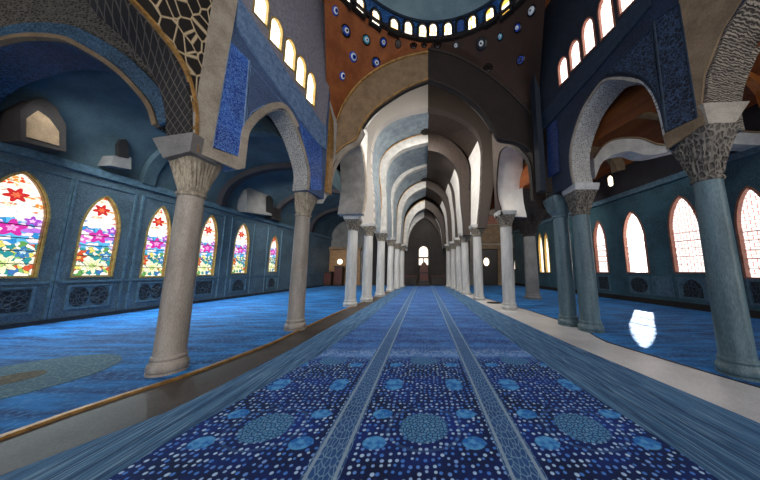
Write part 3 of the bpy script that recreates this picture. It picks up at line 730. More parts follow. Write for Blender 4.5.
# corner ribs that rise from the second columns and bend out to the ceiling
def corner_rib(L, w, Y, mat, label):
    P = [front_pt(u, v, Y) for u, v in L]; A = smooth_line(P, 30); B = [p + Vector((w, 0, 0)) for p in A]
    solo('corner_rib', ribbon(NB(), A, B, Vector((0, .3, 0))), mat, label, 'rib', 'ribs of the domed bay', origin=A[0])
corner_rib([(320, 192), (322, 150), (322, 110), (319, 60), (311, 14), (305, -14)], .1, 6.74, M['bluetrim_r'], 'dark blue rib in the left corner of the domed bay')
corner_rib([(323, 192), (325.5, 150), (325.5, 110), (322, 60), (314, 14), (308, -14)], .14, 6.8, M['gold'], 'gilded brown rib in the left corner of the domed bay')
corner_rib([(541, 190), (539, 150), (536, 110), (534, 60), (537, 14), (540, -10)], .16, 6.66, M['upperwall_r'], 'dark rib in the right corner of the domed bay')
# dome
RC_, YC_, XC_, ZR = 3.39, 4.01, .33, 10.0
seg = 96; ring = [(XC_ + RC_ * math.cos(2 * PI * i / seg), YC_ + RC_ * math.sin(2 * PI * i / seg)) for i in range(seg)]
rect = [(-7, -1.5), (7, -1.5), (7, YA + .3), (-7, YA + .3)]
struct('ceiling', slab(NB(), rect, [ring], lambda p: Vector((p[0], p[1], ZR)), lambda p: Vector((p[0], p[1], ZR + .25))), M['brown'], 'russet ceiling round the foot of the dome', 'ceiling')
def shell(bm, prof, c, seg=96):
    rings = [[bm.verts.new((c[0] + r * math.cos(2 * PI * i / seg), c[1] + r * math.sin(2 * PI * i / seg), c[2] + z)) for i in range(seg)] for r, z in prof]
    n = len(rings)
    for k in range(n):
        A, B = rings[k], rings[(k + 1) % n]
        for i in range(seg):
            j = (i + 1) % seg; bm.faces.new((A[i], A[j], B[j], B[i]))
    return bm
dm = thing('dome', 'shadowy blue grey dome over the front of the hall, ringed by little windows', 'dome', (XC_, YC_, ZR))
DC = (XC_, YC_, ZR); hd = .8
obj('drum', shell(NB(), [(RC_, 0), (RC_, hd), (RC_ + .4, hd), (RC_ + .4, 0)], DC), M['drumblue'], dm, 'blue tiled drum', True)
inn = [(RC_ * math.cos(a), hd + RC_ * .9 * math.sin(a)) for a in [PI / 2 * i / 16 for i in range(16)]] + [(.03, hd + RC_ * .9)]
outp = [(r + (.3 if r > .1 else 0), z + .3) for r, z in reversed(inn)]
obj('cupola', shell(NB(), inn + outp, DC), M['dome'], dm, 'dusky blue plaster cupola', True)
obj('cornice', shell(NB(), [(RC_ - .1, -.06), (RC_ - .12, .02), (RC_ - .06, .08), (RC_ + .02, .08), (RC_ + .02, -.06)], DC), M['capital_dark'], dm, 'dark carved cornice at the foot of the drum', True)
obj('cornice', shell(NB(), [(RC_ - .05, hd - .08), (RC_ - .07, hd), (RC_ + .02, hd + .04), (RC_ + .02, hd - .08)], DC), M['bluetrim_r'], dm, None, True)
# pendentives: russet surface from the great arch up to the ring
def pend(name, outer, a0, a1, mat, label, flip):
    O = smooth_line(outer, 36); bm = NB(); g = []
    for i in range(36):
        k = i / 35; a = math.radians(a0 + (a1 - a0) * (k ** .8 if not flip else 1 - (1 - k) ** .8))
        R = Vector((XC_ + (RC_ - .02) * math.cos(a), YC_ + (RC_ - .02) * math.sin(a), ZR)); B = Vector((O[i].x, YA - .02, O[i].y)); row = []
        for j in range(15):
            t = j / 14; q = R.lerp(B, t); q.y += .25 * math.sin(PI * t) * (1 - abs(R.x - .15) / 5); q.y = min(q.y, YA - .015); row.append(bm.verts.new(q))
        g.append(row)
    for A, B in zip(g, g[1:]):
        for j in range(14): bm.faces.new((A[j], A[j + 1], B[j + 1], B[j]))
    bm.normal_update(); tree = BVHTree.FromBMesh(bm)
    f = list(bm.faces); ret = bmesh.ops.extrude_face_region(bm, geom=f)
    bmesh.ops.translate(bm, verts=[v for v in ret['geom'] if isinstance(v, bmesh.types.BMVert)], vec=(0, .1, .08))
    solo(name, bm, mat, label, 'pendentive', smooth=True, origin=(O[0].x, YA, O[0].y)); return tree
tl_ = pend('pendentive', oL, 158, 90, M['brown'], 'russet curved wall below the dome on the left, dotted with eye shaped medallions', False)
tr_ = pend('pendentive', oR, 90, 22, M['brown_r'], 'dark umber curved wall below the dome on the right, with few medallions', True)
# round glazed medallions, each at its own place on the russet and umber walls
def frame_at(p, n):
    n = n.normalized(); up = Vector((0, 0, 1)); s = up.cross(n).normalized(); t = n.cross(s)
    return Matrix((s, t, n)).transposed().to_4x4()
def medallion(u, v, r, keys, label, sx=1.0, tree=None, group='eye medallions below the dome'):
    o, d = Vector((0, 0, EYE)), ray(u, v).normalized(); hit = (tree or (tl_ if u < 428 else tr_)).ray_cast(o, d)
    if hit[0] is None: print('MISS', u, v); return
    p, n = hit[0], hit[1]
    if n.dot(d) > 0: n = -n
    mt = Matrix.Translation(p) @ frame_at(p, n)
    t = thing('eye_medallion', label, 'medallion', p, group)
    for nm, k, rr, h in (('rim', keys[0], 1, .05), ('disc', keys[1], .74, .07), ('iris', keys[2], .46, .09), ('pupil', keys[3], .2, .105)):
        bm = lathe(NB(), [(r * rr, -.03), (r * rr, h * .7), (r * rr * .85, h)], (0, 0, 0), 28)
        bmesh.ops.scale(bm, vec=(sx, 1, 1), verts=bm.verts); bmesh.ops.transform(bm, matrix=mt, verts=bm.verts)
        last = obj(nm, bm, M[k], t if nm != 'pupil' else last)
B_ = ('eye_dark', 'eye_blue', 'eye_white', 'eye_dark'); W_ = ('eye_blue', 'eye_white', 'eye_blue', 'eye_dark'); T_ = ('eye_dark', 'eye_teal', 'eye_white', 'eye_blue'); I_ = ('eye_dark', 'eye_iron', 'eye_dark', 'eye_iron'); K_ = ('eye_dark', 'eye_dark', 'eye_white', 'eye_dark')
for u, v, r, k, lab, sx in [
    (335, 11, .13, W_, 'small blue and white eye medallion, highest on the left', .8),
    (345.5, 31, .17, B_, 'big blue eye medallion with a white ring, left of the turquoise one', 1),
    (366, 40, .15, T_, 'turquoise centred eye medallion on the russet wall', 1),
    (383, 42.5, .15, B_, 'blue eye medallion right of the turquoise one', .9),
    (353, 57, .15, W_, 'splintered blue medallion in the middle of the russet wall', 1),
    (376, 63, .18, B_, 'big blue eye medallion just above the tan arch band', 1),
    (342, 76, .14, W_, 'lowest blue oval medallion on the russet wall', .75),
    (398, 44, .13, I_, 'dark bronze medallion, first left of the wall seam', .9),
    (413.5, 46, .13, I_, 'dark ring medallion, nearest left of the wall seam', 1),
    (424, 45.5, .11, I_, 'dark ring medallion at the very crown of the great arch', 1),
    (437.5, 45.5, .13, I_, 'dark ring medallion, nearest right of the wall seam', 1),
    (456, 46, .14, K_, 'black medallion with a white centre, first on the dark side', .9),
    (481.5, 44, .2, K_, 'largest black and white medallion on the dark umber wall', .95),
    (500.5, 37, .12, T_, 'small turquoise medallion on the dark umber wall', .85),
    (518, 28, .14, ('eye_dark', 'eye_blue', 'eye_white', 'eye_white'), 'blue medallion with a white spark, right of the small turquoise one', .9),
    (532, 11, .14, ('eye_dark', 'eye_white', 'eye_white', 'eye_iron'), 'white medallion, highest on the right', 1),
    (521, 60, .15, ('eye_dark', 'eye_blue', 'eye_dark', 'eye_blue'), 'deep blue medallion low on the right of the dark wall', 1),
    (488, 68, .15, I_, 'worn dark medallion just above the dark arch band', 1.1)]:
    medallion(u, v, r, k, lab, sx)
# windows of the drum, one by one
def drum_window(u, v, label, w=.14, h=.56, dark=False):
    d = ray(u, v); a = d.x ** 2 + d.y ** 2; b = -2 * (d.x * XC_ + d.y * YC_); c_ = XC_ ** 2 + YC_ ** 2 - RC_ ** 2
    t = (-b + math.sqrt(b * b - 4 * a * c_)) / (2 * a); p = d * t + Vector((0, 0, EYE)); a_ = math.atan2(p.y - YC_, p.x - XC_)
    NW[0] += 1; n = Vector((-math.cos(a_), -math.sin(a_), 0)); s = Vector((-math.sin(a_), math.cos(a_), 0))
    zc = p.z; o = arch_pts(-w, w, -h / 2, h / 2, .62, 8, .0)
    f = lambda dd: (lambda q: Vector((p.x, p.y, zc)) + s * q[0] + Vector((0, 0, q[1])) + n * dd)
    th = thing('window_%d' % NW[0], label, 'window', (p.x, p.y, zc - h / 2), 'windows round the foot of the dome', 'structure')
    obj('pane', slab(NB(), o, [], f(.05), f(.02)), M['cobalt'] if dark else M['lit_gold'], th)
    obj('frame', slab(NB(), grow(o, .075), [grow(o, -.01)], f(.1), f(-.03)), M['frameblack'], th)
for u, v, lab, dk in [(345, -6, 'little arched dome window, furthest to the left', 0), (359, 6, 'little arched dome window, second from the left', 0), (375, 19.5, 'little arched dome window, third from the left', 0),
    (393.7, 27.5, 'little arched dome window, fourth from the left', 0), (408, 30, 'little arched dome window, fifth from the left', 0), (422.5, 33, 'little arched dome window just left of the seam', 0),
    (433, 32, 'little arched dome window just right of the seam', 0), (448, 31, 'little arched dome window, left of the dark teal one', 0), (461, 27.5, 'dark teal unlit dome window among the lit ones', 1),
    (472.5, 24.5, 'little arched dome window, right of the dark teal one', 0), (490.5, 17, 'little arched dome window, third from the right', 0), (506.5, 8, 'little arched dome window, second from the right', 0), (521, -6, 'little arched dome window, furthest to the right', 0)]:
    drum_window(u, v, lab, dark=bool(dk))

# ------------------------------------------------------------------ arcade between the domed bay and the tight nave
P3L = Wall((-3.12, 6.4), (-2.75, 10.1), -1); P3R = Wall((3.95, 6.2), (3.15, 9.6), 1)
def link_arch(wall, L, y0, y1, zt, thick, mw, ms, me, label, words, side):
    FP = px(wall, L); P = [tuple(p) for p in smooth_line(FP, 40)]
    outline = [(y0, FP[0][1] - .3)] + P + [(y1, FP[-1][1]), (y1, zt), (y0, zt)]
    if y0 > P[0][0] - .01: outline = outline[1:-1] + [(P[0][0], zt)]
    t = thing('arcade_arch', label, 'arch', wall.p(FP[0][0], FP[0][1]), 'side arches of the nave')
    bm = slab(NB(), outline, [], lambda p: wall.p(p[0], p[1], 0), lambda p: wall.p(p[0], p[1], -thick(p[0]) + .02)); obj('spandrel', bm, mw, t)
    lining('soffit', wall, FP, thick, ms, t, words)
    band_on('archivolt', wall, FP, .14, .05, me, t, None, side)
    return t
link_arch(P3L, [(327, 196), (331, 182), (336, 165), (345, 151), (357, 143), (362, 152), (365, 175), (365, 195), (362, 214)], 6.75, 10.3, 8.2,
          lambda y: .5 + .2 * max(0, y - 6.8), M['plaster'], M['plaster_grey'], M['cream'], 'pale pointed arch springing from the blue tiled wall on the left', 'smooth grey white soffit', 1)  # left soffit: its shade put into the greyer plaster
link_arch(P3R, [(535, 200), (533, 175), (530, 160), (520, 148), (508, 143), (499, 152), (496, 175), (496, 197), (501, 216)], 7.3, 9.75, 8.2,
          lambda y: .45 + .38 * max(0, y - 7.3), M['walnut'], M['plaster_lit'], M['walnut'], 'pointed arch with a bright white rounded soffit on the right', 'bright white soffit', -1)  # right soffit: the light on it put into the whiter plaster
# ------------------------------------------------------------------ nave: nested transverse arches and the vaults between them
ARCH = [  # Y, left outer, left inner, right outer, right inner
 (12.05, [(428, 82), (410, 90), (392, 101), (378, 113), (368, 126), (363, 140), (361, 162), (361, 190), (362, 228)], [(428, 107), (408, 111), (392, 117), (381, 125), (374, 137), (371, 152), (371, 172), (373, 195), (374, 228)],
   [(428, 82), (445, 89), (462, 100), (478, 115), (489, 130), (494, 146), (494, 175), (490, 205), (486, 228)], [(428, 108), (448, 112), (466, 121), (477, 132), (482, 147), (482, 170), (481, 195), (478, 228)]),
 (14.4, [(428, 133), (412, 137), (398, 143), (388, 150), (381, 160), (379, 174), (381, 192), (381, 210), (379, 235)], [(428, 142), (412, 146), (400, 151), (391, 159), (386, 170), (385, 186), (386, 206), (386, 235)],
   [(428, 133), (444, 138), (456, 146), (465, 157), (469, 170), (469, 190), (470, 210), (471, 235)], [(428, 150), (440, 153), (450, 160), (457, 169), (460, 181), (461, 200), (463, 218), (464, 235)]),
 (18.0, [(427, 159), (412, 165), (400, 173), (392, 182), (388, 194), (388, 210), (389, 222), (388, 240)], [(427, 166), (413, 171), (403, 178), (396, 188), (393, 199), (393, 215), (393, 240)],
   [(427, 159), (440, 164), (450, 172), (456, 183), (459, 196), (460, 210), (462, 240)], [(427, 166), (438, 170), (446, 177), (451, 187), (453, 200), (455, 215), (456, 240)]),
 (20.6, [(426, 180), (416, 184), (408, 189), (402, 196), (398, 206), (397, 220), (396, 243)], [(426, 187), (417, 191), (410, 196), (405, 203), (402, 212), (401, 225), (400, 243)],
   [(426, 180), (436, 184), (443, 190), (448, 198), (451, 208), (452, 222), (453, 243)], [(426, 187), (434, 191), (441, 197), (445, 205), (447, 214), (448, 227), (449, 243)]),
 (22.6, [(425, 200), (418, 203), (411, 209), (406, 217), (404, 228), (403, 245)], [(425, 208), (419, 211), (414, 216), (410, 224), (408, 233), (407, 247)],
   [(425, 200), (433, 204), (439, 210), (443, 218), (445, 229), (446, 245)], [(425, 208), (431, 211), (436, 217), (440, 225), (442, 234), (443, 247)]),
 (24.2, [(424, 209), (416, 213), (410, 221), (407, 231), (405, 250)], [(424, 217), (418, 221), (413, 227), (409, 236), (407, 251)],
   [(424, 209), (432, 213), (438, 221), (441, 231), (444, 250)], [(424, 217), (430, 221), (435, 227), (440, 236), (443, 251)])]
ON = ['nearest and tallest', 'second', 'third', 'fourth', 'fifth', 'innermost']
prof = []
for k, (Y, lo, li, ro, ri) in enumerate(ARCH):
    lo, li, ro, ri = (fx(L, Y) for L in (lo, li, ro, ri))
    seamx = .5 * (li[0].x + ri[0].x)
    t = thing('nave_arch', 'pale and dark pointed nave arch, %s of the six nested ones' % ON[k], 'arch', (seamx, Y, lo[-1].y), 'nested pointed arches of the nave')
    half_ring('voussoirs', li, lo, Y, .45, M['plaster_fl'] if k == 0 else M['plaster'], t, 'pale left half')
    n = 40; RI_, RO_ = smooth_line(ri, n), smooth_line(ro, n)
    half_ring('voussoirs', ri, ro, Y, .45, M['walnut_pale'] if k == 0 else M['walnut'], t, 'dark brown right half')  # right faces: own brown, with their shade put into the colour
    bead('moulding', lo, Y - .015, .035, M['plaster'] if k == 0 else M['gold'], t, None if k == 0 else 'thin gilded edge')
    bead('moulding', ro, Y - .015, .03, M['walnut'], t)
    if 0 < k < 4:                                  # dark carved boss at the crown
        zc = lo[0].y + .02; bm = lathe(NB(), [(.02, -.2), (.2, -.16), (.32, -.05), (.36, .05), (.3, .16), (.12, .24)], (seamx - .2, Y - .1, zc), 24, 8, .08)
        obj('boss', bm, M['capital_dark'], t, 'dark carved boss', True)
    prof.append((Y, li, ri, lo, ro))
def vault(name, a, b, mats, label, Y0, Y1, n=36):
    t = thing(name, label, 'vault', (.15, Y0, 4), 'vaults of the nave')
    for side, (pa, pb) in enumerate(((a[0], b[0]), (a[1], b[1]))):
        A = smooth_line(pa, n); B = smooth_line(pb, n)
        segs = [(0, n)] if side == 0 else [(0, mats[3]), (mats[3] - 1, n)]
        for q, (i0, i1) in enumerate(segs):
            bm = NB(); r0 = [bm.verts.new((p.x, Y0, p.y)) for p in A[i0:i1]]; r1 = [bm.verts.new((p.x, Y1, p.y)) for p in B[i0:i1]]
            sgn = -1 if side == 0 else 1
            r2 = [bm.verts.new((p.x + sgn * .35, Y0, p.y + .3)) for p in A[i0:i1]]; r3 = [bm.verts.new((p.x + sgn * .35, Y1, p.y + .3)) for p in B[i0:i1]]
            for i in range(len(r0) - 1):
                for x, y in ((r0, r1), (r1, r3), (r3, r2), (r2, r0)): bm.faces.new((x[i], x[i + 1], y[i + 1], y[i]))
            for i in (0, len(r0) - 1): bm.faces.new((r0[i], r1[i], r3[i], r2[i]))
            obj('web', bm, mats[0] if side == 0 else mats[1 + q], t, 'pale left side' if side == 0 else ('dark crown on the right' if q == 0 else 'white flank on the right'), True)
cut = lambda L, k: L[:k]
Y1a = prof[0][0]
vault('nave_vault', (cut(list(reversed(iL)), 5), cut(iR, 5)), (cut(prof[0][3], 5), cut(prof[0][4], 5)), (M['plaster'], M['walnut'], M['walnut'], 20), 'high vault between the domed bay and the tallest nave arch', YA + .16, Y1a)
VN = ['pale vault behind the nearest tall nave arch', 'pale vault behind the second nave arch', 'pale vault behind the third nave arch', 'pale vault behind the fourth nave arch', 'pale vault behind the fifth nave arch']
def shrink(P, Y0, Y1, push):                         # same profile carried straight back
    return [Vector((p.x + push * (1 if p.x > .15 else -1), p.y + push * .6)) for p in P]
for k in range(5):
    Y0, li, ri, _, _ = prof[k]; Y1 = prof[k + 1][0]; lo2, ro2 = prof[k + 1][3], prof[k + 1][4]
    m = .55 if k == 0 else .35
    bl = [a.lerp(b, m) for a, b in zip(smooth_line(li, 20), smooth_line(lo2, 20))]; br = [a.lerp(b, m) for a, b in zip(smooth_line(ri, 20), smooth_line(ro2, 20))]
    vault('nave_vault', (shrink(li, 0, 0, .05), shrink(ri, 0, 0, .05)), (bl, br), (M['plaster_blue'], M['walnut'], M['plaster_lit'], 12 if k else 15), VN[k], Y0 + .42, Y1 + .02)  # right side: lit flank and unlit crown put into separate colours
# ------------------------------------------------------------------ outer aisle walls with their windows
def aisle_window(wall, ll, lr, top, spring=.6, point=.35, width=None):
    y_a, z_a = wall.yz(*ll); y_b, z_b = wall.yz(*lr); y0, y1 = min(y_a, y_b), max(y_a, y_b)
    if width: y0 = y1 - width
    zb = .5 * (z_a + z_b); _, zt = wall.yz(*top); return arch_pts(y0, y1, zb, zt, spring, 12, point)
LW = [aisle_window(AL, (10, 277), (35, 277), (24, 172), width=1.05), aisle_window(AL, (71.5, 276), (111, 276.5), (99, 195)), aisle_window(AL, (140, 277), (164, 276.5), (160, 206)),
      aisle_window(AL, (196, 275.5), (213, 275), (206, 214)), aisle_window(AL, (231.5, 273.5), (246, 273), (240.5, 223)), aisle_window(AL, (268, 272), (276, 271.5), (274, 236))]
RWN = [aisle_window(AR, (747, 277), (785, 279), (755, 186)), aisle_window(AR, (676, 272), (707, 272.5), (686, 195)), aisle_window(AR, (628, 272), (649, 272.5), (635, 211)), aisle_window(AR, (597.5, 272), (609, 272.5), (600, 221)),
       aisle_window(AR, (546.5, 272), (550.5, 272.5), (547.5, 233)), aisle_window(AR, (540.5, 272), (544.5, 272.5), (541.5, 233))]
def aisle_wall(side, wall, wins, mat, label, top=14.0):
    return struct('wall_' + side, wslab(NB(), wall, [(-1.8, 0), (25.1, 0), (25.1, top), (-1.8, top)], wins, 0, -.35), mat, label, 'wall', origin=wall.p(8, 0))
awl = aisle_wall('left', AL, LW, M['teal'], 'teal blue tiled wall of the left aisle with a row of stained glass windows')
awr = aisle_wall('right', AR, RWN, M['teal_r'], 'shaded teal wall of the right aisle with glaring white windows')
LWT = ['large stained glass window with a red rosette, cut by the left edge', 'stained glass window with pink flower between the left edge and the first column', 'stained glass window half hidden by the first column on the left',
       'stained glass window just right of the first left column', 'stained glass window midway between the two front left columns', 'narrow stained glass window nearest the second left column']
for o, lab in zip(LW, LWT):
    w = window(AL, o, lab, M['stained'], M['goldbright'], .03, .03, .1, 'stained glass windows of the left aisle', bars=5)
    obj('inner_frame', wslab(NB(), AL, grow(o, -.0), [grow(o, -.03)], -.02, -.13), M['gold'], w)
RWT = ['glaring white window at the right edge beyond the big teal column', 'tall white window left of the big teal column on the right', 'white window in the middle of the right wall', 'narrow white window beside the twin columns on the right',
       'right hand lancet of the small lit pair beyond the dark capital', 'left hand lancet of the small lit pair beyond the dark capital']
for i, (o, lab) in enumerate(zip(RWN, RWT)):
    window(AR, o, lab, M['lit_clear'] if i == 2 else (M['lit_white'] if i < 4 else M['lit_gold']), M['frame_copper'] if i < 4 else M['goldbright'], .05, .04, .14, 'white windows of the right aisle', bars=6 if i < 4 else 0)
def rect(y0, y1, z0, z1): return [(y0, z0), (y1, z0), (y1, z1), (y0, z1)]
def trim(name, wall, y0, y1, z0, z1, d, mat, label): return struct(name, wslab(NB(), wall, rect(y0, y1, z0, z1), [], d, -.01), mat, label, 'trim', origin=wall.p(y0, z0))
trim('baseboard_left', AL, -1.7, 24.5, .0, .14, .05, M['lead'], 'dark skirting along the foot of the left wall')
trim('baseboard_right', AR, -1.7, 24.5, .0, .26, .05, M['wallstone_dark'], 'dark skirting along the foot of the right wall')
trim('trim_1', AL, -1.7, 24.5, 4.78, 5.02, .12, M['tealtrim'], 'teal cornice along the top of the left wall tiles')
trim('trim_2', AR, -1.7, 24.5, 5.45, 5.7, .12, M['tealtrim'], 'teal cornice along the top of the right wall')
trim('trim_3', AL, -1.7, 24.5, 1.2, 1.27, .05, M['tealtrim'], 'thin sill moulding along the left wall')
# moulded rectangles round each stained window
def bars_rect(bm, wall, y0, y1, z0, z1, w, d):
    for r in (rect(y0, y1, z1 - w, z1), rect(y0, y0 + w, z0, z1 - w), rect(y1 - w, y1, z0, z1 - w)): wslab(bm, wall, r, [], d, -.01)
    return bm
WN = ['at the left edge', 'before the first column', 'behind the first column', 'right of the first column', 'midway along', 'beside the second column']
for o, lab in zip(LW, WN):
    y0, y1 = o[0][0], o[-1][0]; solo('window_surround', bars_rect(NB(), AL, y0 - .32, y1 + .32, .16, 4.55, .06, .05), M['tealtrim'], 'raised teal rectangle framing the stained window ' + lab, 'moulding', 'window mouldings of the left wall', origin=AL.p(y0, .16))
# carved dado panels below the windows
def dado(wall, y0, y1, z0, z1, label, kind, mg, mf, group):
    t = thing('dado_panel', label, 'panel', wall.p((y0 + y1) / 2, z0), group)
    o = rect(y0, y1, z0, z1)
    obj('frame', wslab(NB(), wall, o, [grow(o, -.06)], .05, -.01), mf, t)
    def disc(cy, cz, ry, rz, d): return [(cy + ry * math.cos(2 * PI * i / 28), cz + rz * math.sin(2 * PI * i / 28)) for i in range(28)]
    ym, zm, w, h = (y0 + y1) / 2, (z0 + z1) / 2, y1 - y0, z1 - z0
    obj('ground', wslab(NB(), wall, grow(o, -.055), [], .012, -.01), mf, t)
    if kind == 'pair':
        for s in (-1, 1): obj('roundel', wslab(NB(), wall, disc(ym + s * w * .22, zm, w * .2, h * .4, 0), [], .035, 0), mg, t, 'round carved grille')
    elif kind == 'round': obj('roundel', wslab(NB(), wall, disc(ym, zm, w * .42, h * .42, 0), [], .04, 0), mg, t, 'round carved grille')
    elif kind == 'arch': obj('niche', wslab(NB(), wall, arch_pts(ym - w * .32, ym + w * .32, z0 + .08, z1 - .08, .5, 8, .3), [], .035, 0), mg, t, 'small pointed grille')
    else: obj('grille', wslab(NB(), wall, grow(o, -.09), [], .035, 0), mg, t, 'carved grille')
DK = ['square', 'pair', 'pair', 'square', 'arch', 'arch']
for o, lab, k in zip(LW, WN, DK):
    y0, y1 = o[0][0], o[-1][0]; dado(AL, y0 - .05, y1 + .05, .36, 1.13, {'square': 'square dark carved grille', 'pair': 'panel of two round dark grilles', 'arch': 'panel with a small pointed niche'}[k] + ' under the stained window ' + lab, k, M['grille'], M['tealtrim'], 'carved panels under the left windows')
RL = ['under the window at the right edge', 'left of the big teal column', 'under the middle window of the right wall', 'beside the twin columns']
for o, lab, k in zip(RWN[:4], RL, ['square', 'arch', 'round', 'square']):
    y0, y1 = o[0][0], o[-1][0]; m = .5 * (y0 + y1); h = .48 if k != 'square' else .4
    dado(AR, m - h, m + h, .42, 1.3, {'square': 'square teal carved panel ', 'arch': 'square teal panel with a carved pointed niche ', 'round': 'round carved teal grille in a square panel '}[k] + lab, k, M['grille'], M['tealtrim'], 'carved panels under the right windows')
y0 = .5 * (RWN[1][-1][0] + RWN[2][0][0]); dado(AR, y0 - .4, y0 + .4, .42, 1.3, 'plain teal square panel between the round grille and the niche panel', 'square', M['tealtrim'], M['tealtrim'], 'carved panels under the right windows')

# ------------------------------------------------------------------ aisle vaults, their ribs, niches
XIL = [(-1.8, -5.6), (3.7, -4.45), (6.4, -3.8), (10, -3.9), (24.6, -3.1)]; XIR = [(-1.8, 6.4), (3.7, 5.35), (6.3, 4.75), (9.6, 4.3), (24.6, 3.2)]
def vprof(xo, xi, zo, zc, zi, n=28):
    """barrel profile from the outer wall to the arcade"""
    out = []
    for i in range(n + 1):
        a = PI * i / n; k = (1 - math.cos(a)) / 2; zb = zo + (zi - zo) * k
        out.append((xo + (xi - xo) * k, zb + (zc - (zo + zi) / 2) * math.sin(a) ** .85))
    return out
def aisle_vault(wall, XI, zo, zc, zi, mat, name, label, s):
    bm = NB(); rows = []; rows2 = []; ya = 5.0 if s < 0 else 3.0; ys = [ya + i * (24.6 - ya) / 24 for i in range(25)]
    for y in ys:
        P = vprof(wall.a + wall.b * y, lerp_x(XI, y), zo, zc, zi)
        rows.append([bm.verts.new((x, y, z)) for x, z in P]); rows2.append([bm.verts.new((x, y, z + .15)) for x, z in P])
    for R in (rows, rows2):
        for A, B in zip(R, R[1:]):
            for i in range(len(A) - 1): bm.faces.new((A[i], A[i + 1], B[i + 1], B[i]))
    for e in (0, -1):
        for i in range(len(rows[e]) - 1): bm.faces.new((rows[e][i], rows[e][i + 1], rows2[e][i + 1], rows2[e][i]))
    struct(name, bm, mat, label, 'ceiling', smooth=True)
aisle_vault(AL, XIL, 5.0, 7.35, 5.2, M['vault_blue'], 'ceiling', 'shadowed blue grey vault of the left aisle', -1)
trim('trim_4', AR, -1.7, 24.5, 5.7, 7.1, .03, M['vault_dark'], 'strip above the cornice of the right wall, dark for the shade there')  # shade of the upper wall put into a dark strip
aisle_vault(AR, XIR, 6.9, 8.0, 5.2, M['wood_vault'], 'ceiling', 'orange brown boarded vault of the right aisle', 1)
def rib(wall, XI, zo, zc, zi, Y, w, d, mat, label, group):
    xo, xi = wall.a + wall.b * Y, lerp_x(XI, Y); P = vprof(xo, xi, zo, zc, zi, 36)
    P2 = []
    c_ = Vector(((xo + xi) / 2, zo - .5))
    for x, z in P: v = (c_ - Vector((x, z))).normalized(); P2.append((x + v.x * d, z + v.y * d))
    solo('vault_rib', ribbon(NB(), [Vector((x, Y, z)) for x, z in P], [Vector((x, Y, z)) for x, z in P2], Vector((0, w, 0))), mat, label, 'rib', group, smooth=True, origin=(xo, Y, zo))
for Y, w, d, mt, lab in ((8.5, .4, .22, 'vault_blue', 'blue rib crossing the left aisle vault, nearest after the great side arch'), (11.6, .35, .3, 'vault_dark', 'dark rib crossing the left aisle vault, second'), (15.5, .35, .3, 'vault_dark', 'dark rib crossing the left aisle vault, third'), (20, .35, .3, 'vault_dark', 'dark rib crossing the left aisle vault, farthest')):
    rib(AL, XIL, 5.0, 7.35, 5.2, Y, w, d, M[mt], lab, 'ribs of the left aisle vault')
for Y, w, d, mt, lab in ((6.6, .22, .22, 'wood_rib', 'orange wooden rib, nearest in the right aisle vault'), (7.7, .12, .16, 'cream', 'thin cream rib in the right aisle vault'), (8.8, .2, .22, 'tan', 'tan stone rib, third in the right aisle vault'), (11.5, .35, .5, 'tan', 'tan stone rib deep in the right aisle vault'), (15, .35, .5, 'wood_rib', 'farthest orange rib in the right aisle vault')):
    rib(AR, XIR, 6.9, 8.0, 5.2, Y, w, d, M[mt], lab, 'ribs of the right aisle vault')
YX = 7.0
ca = thing('cross_arch', 'pale stone arch crossing the right aisle behind the pebbled white arch', 'arch', (7, YX, 5))
xo = fx([(594, 158), (603, 146), (616, 139), (640, 138.5), (665, 145)], YX) + [Vector((9.3, 6.15)), Vector((11.1, 6.1))]
xi_ = fx([(595.5, 178), (602, 163), (613, 155), (630, 151), (652, 155)], YX) + [Vector((9.3, 5.7)), Vector((11.1, 5.65))]
half_ring('voussoirs', xi_, xo, YX, .4, M['plaster'], ca, None); bead('moulding', xo, YX - .01, .03, M['tan'], ca)
# big transverse arch over the front of the left aisle
YT = 4.62; T1 = [(157, 128), (150, 108), (130, 84), (110, 67), (85, 52), (65, 43), (30, 41), (0, 47)]
tp = [(p.x, p.y) for p in fx(T1, YT)]; tp += [(-10.6, 6.3), (-11.1, 5.7), (-11.35, 5.0)]
tp = [tuple(p) for p in smooth_line(tp, 50)]
sa = thing('side_arch', 'great flat arch across the left aisle, faced with blue mosaic and rough brown stone', 'arch', (-8, YT, 5))
obj('spandrel', slab(NB(), tp + [(-11.4, 10), (tp[0][0], 10)], [], to3(YT), to3(YT + .7)), M['rough_stone'], sa, 'rough brown masonry')
def off2(P, d):
    out = []
    for i in range(len(P)):
        a, b = Vector(P[max(i - 1, 0)]), Vector(P[min(i + 1, len(P) - 1)]); t = (b - a).normalized(); out.append((P[i][0] + t.y * d, P[i][1] - t.x * d))
    return out
def t1band(name, d0, d1, pr, mat, label):
    A, B = off2(tp, d0), off2(tp, d1); obj(name, ribbon(NB(), [Vector((x, YT - pr, z)) for x, z in A], [Vector((x, YT - pr, z)) for x, z in B], Vector((0, pr, 0))), mat, sa, label)
s_ = 1 if off2(tp, .1)[20][1] > tp[20][1] else -1
t1band('edge_moulding', 0, s_ * .1, .1, M['tan'], 'tan stone edge'); t1band('mosaic_band', s_ * .1, s_ * .42, .06, M['mosaic'], 'blue mosaic band')
A = off2(tp, -s_ * .03); obj('soffit', ribbon(NB(), [Vector((x, YT, z)) for x, z in tp], [Vector((x, YT, z)) for x, z in A], Vector((0, .75, 0))), M['navy_mosaic'], sa, 'navy mosaic underside')
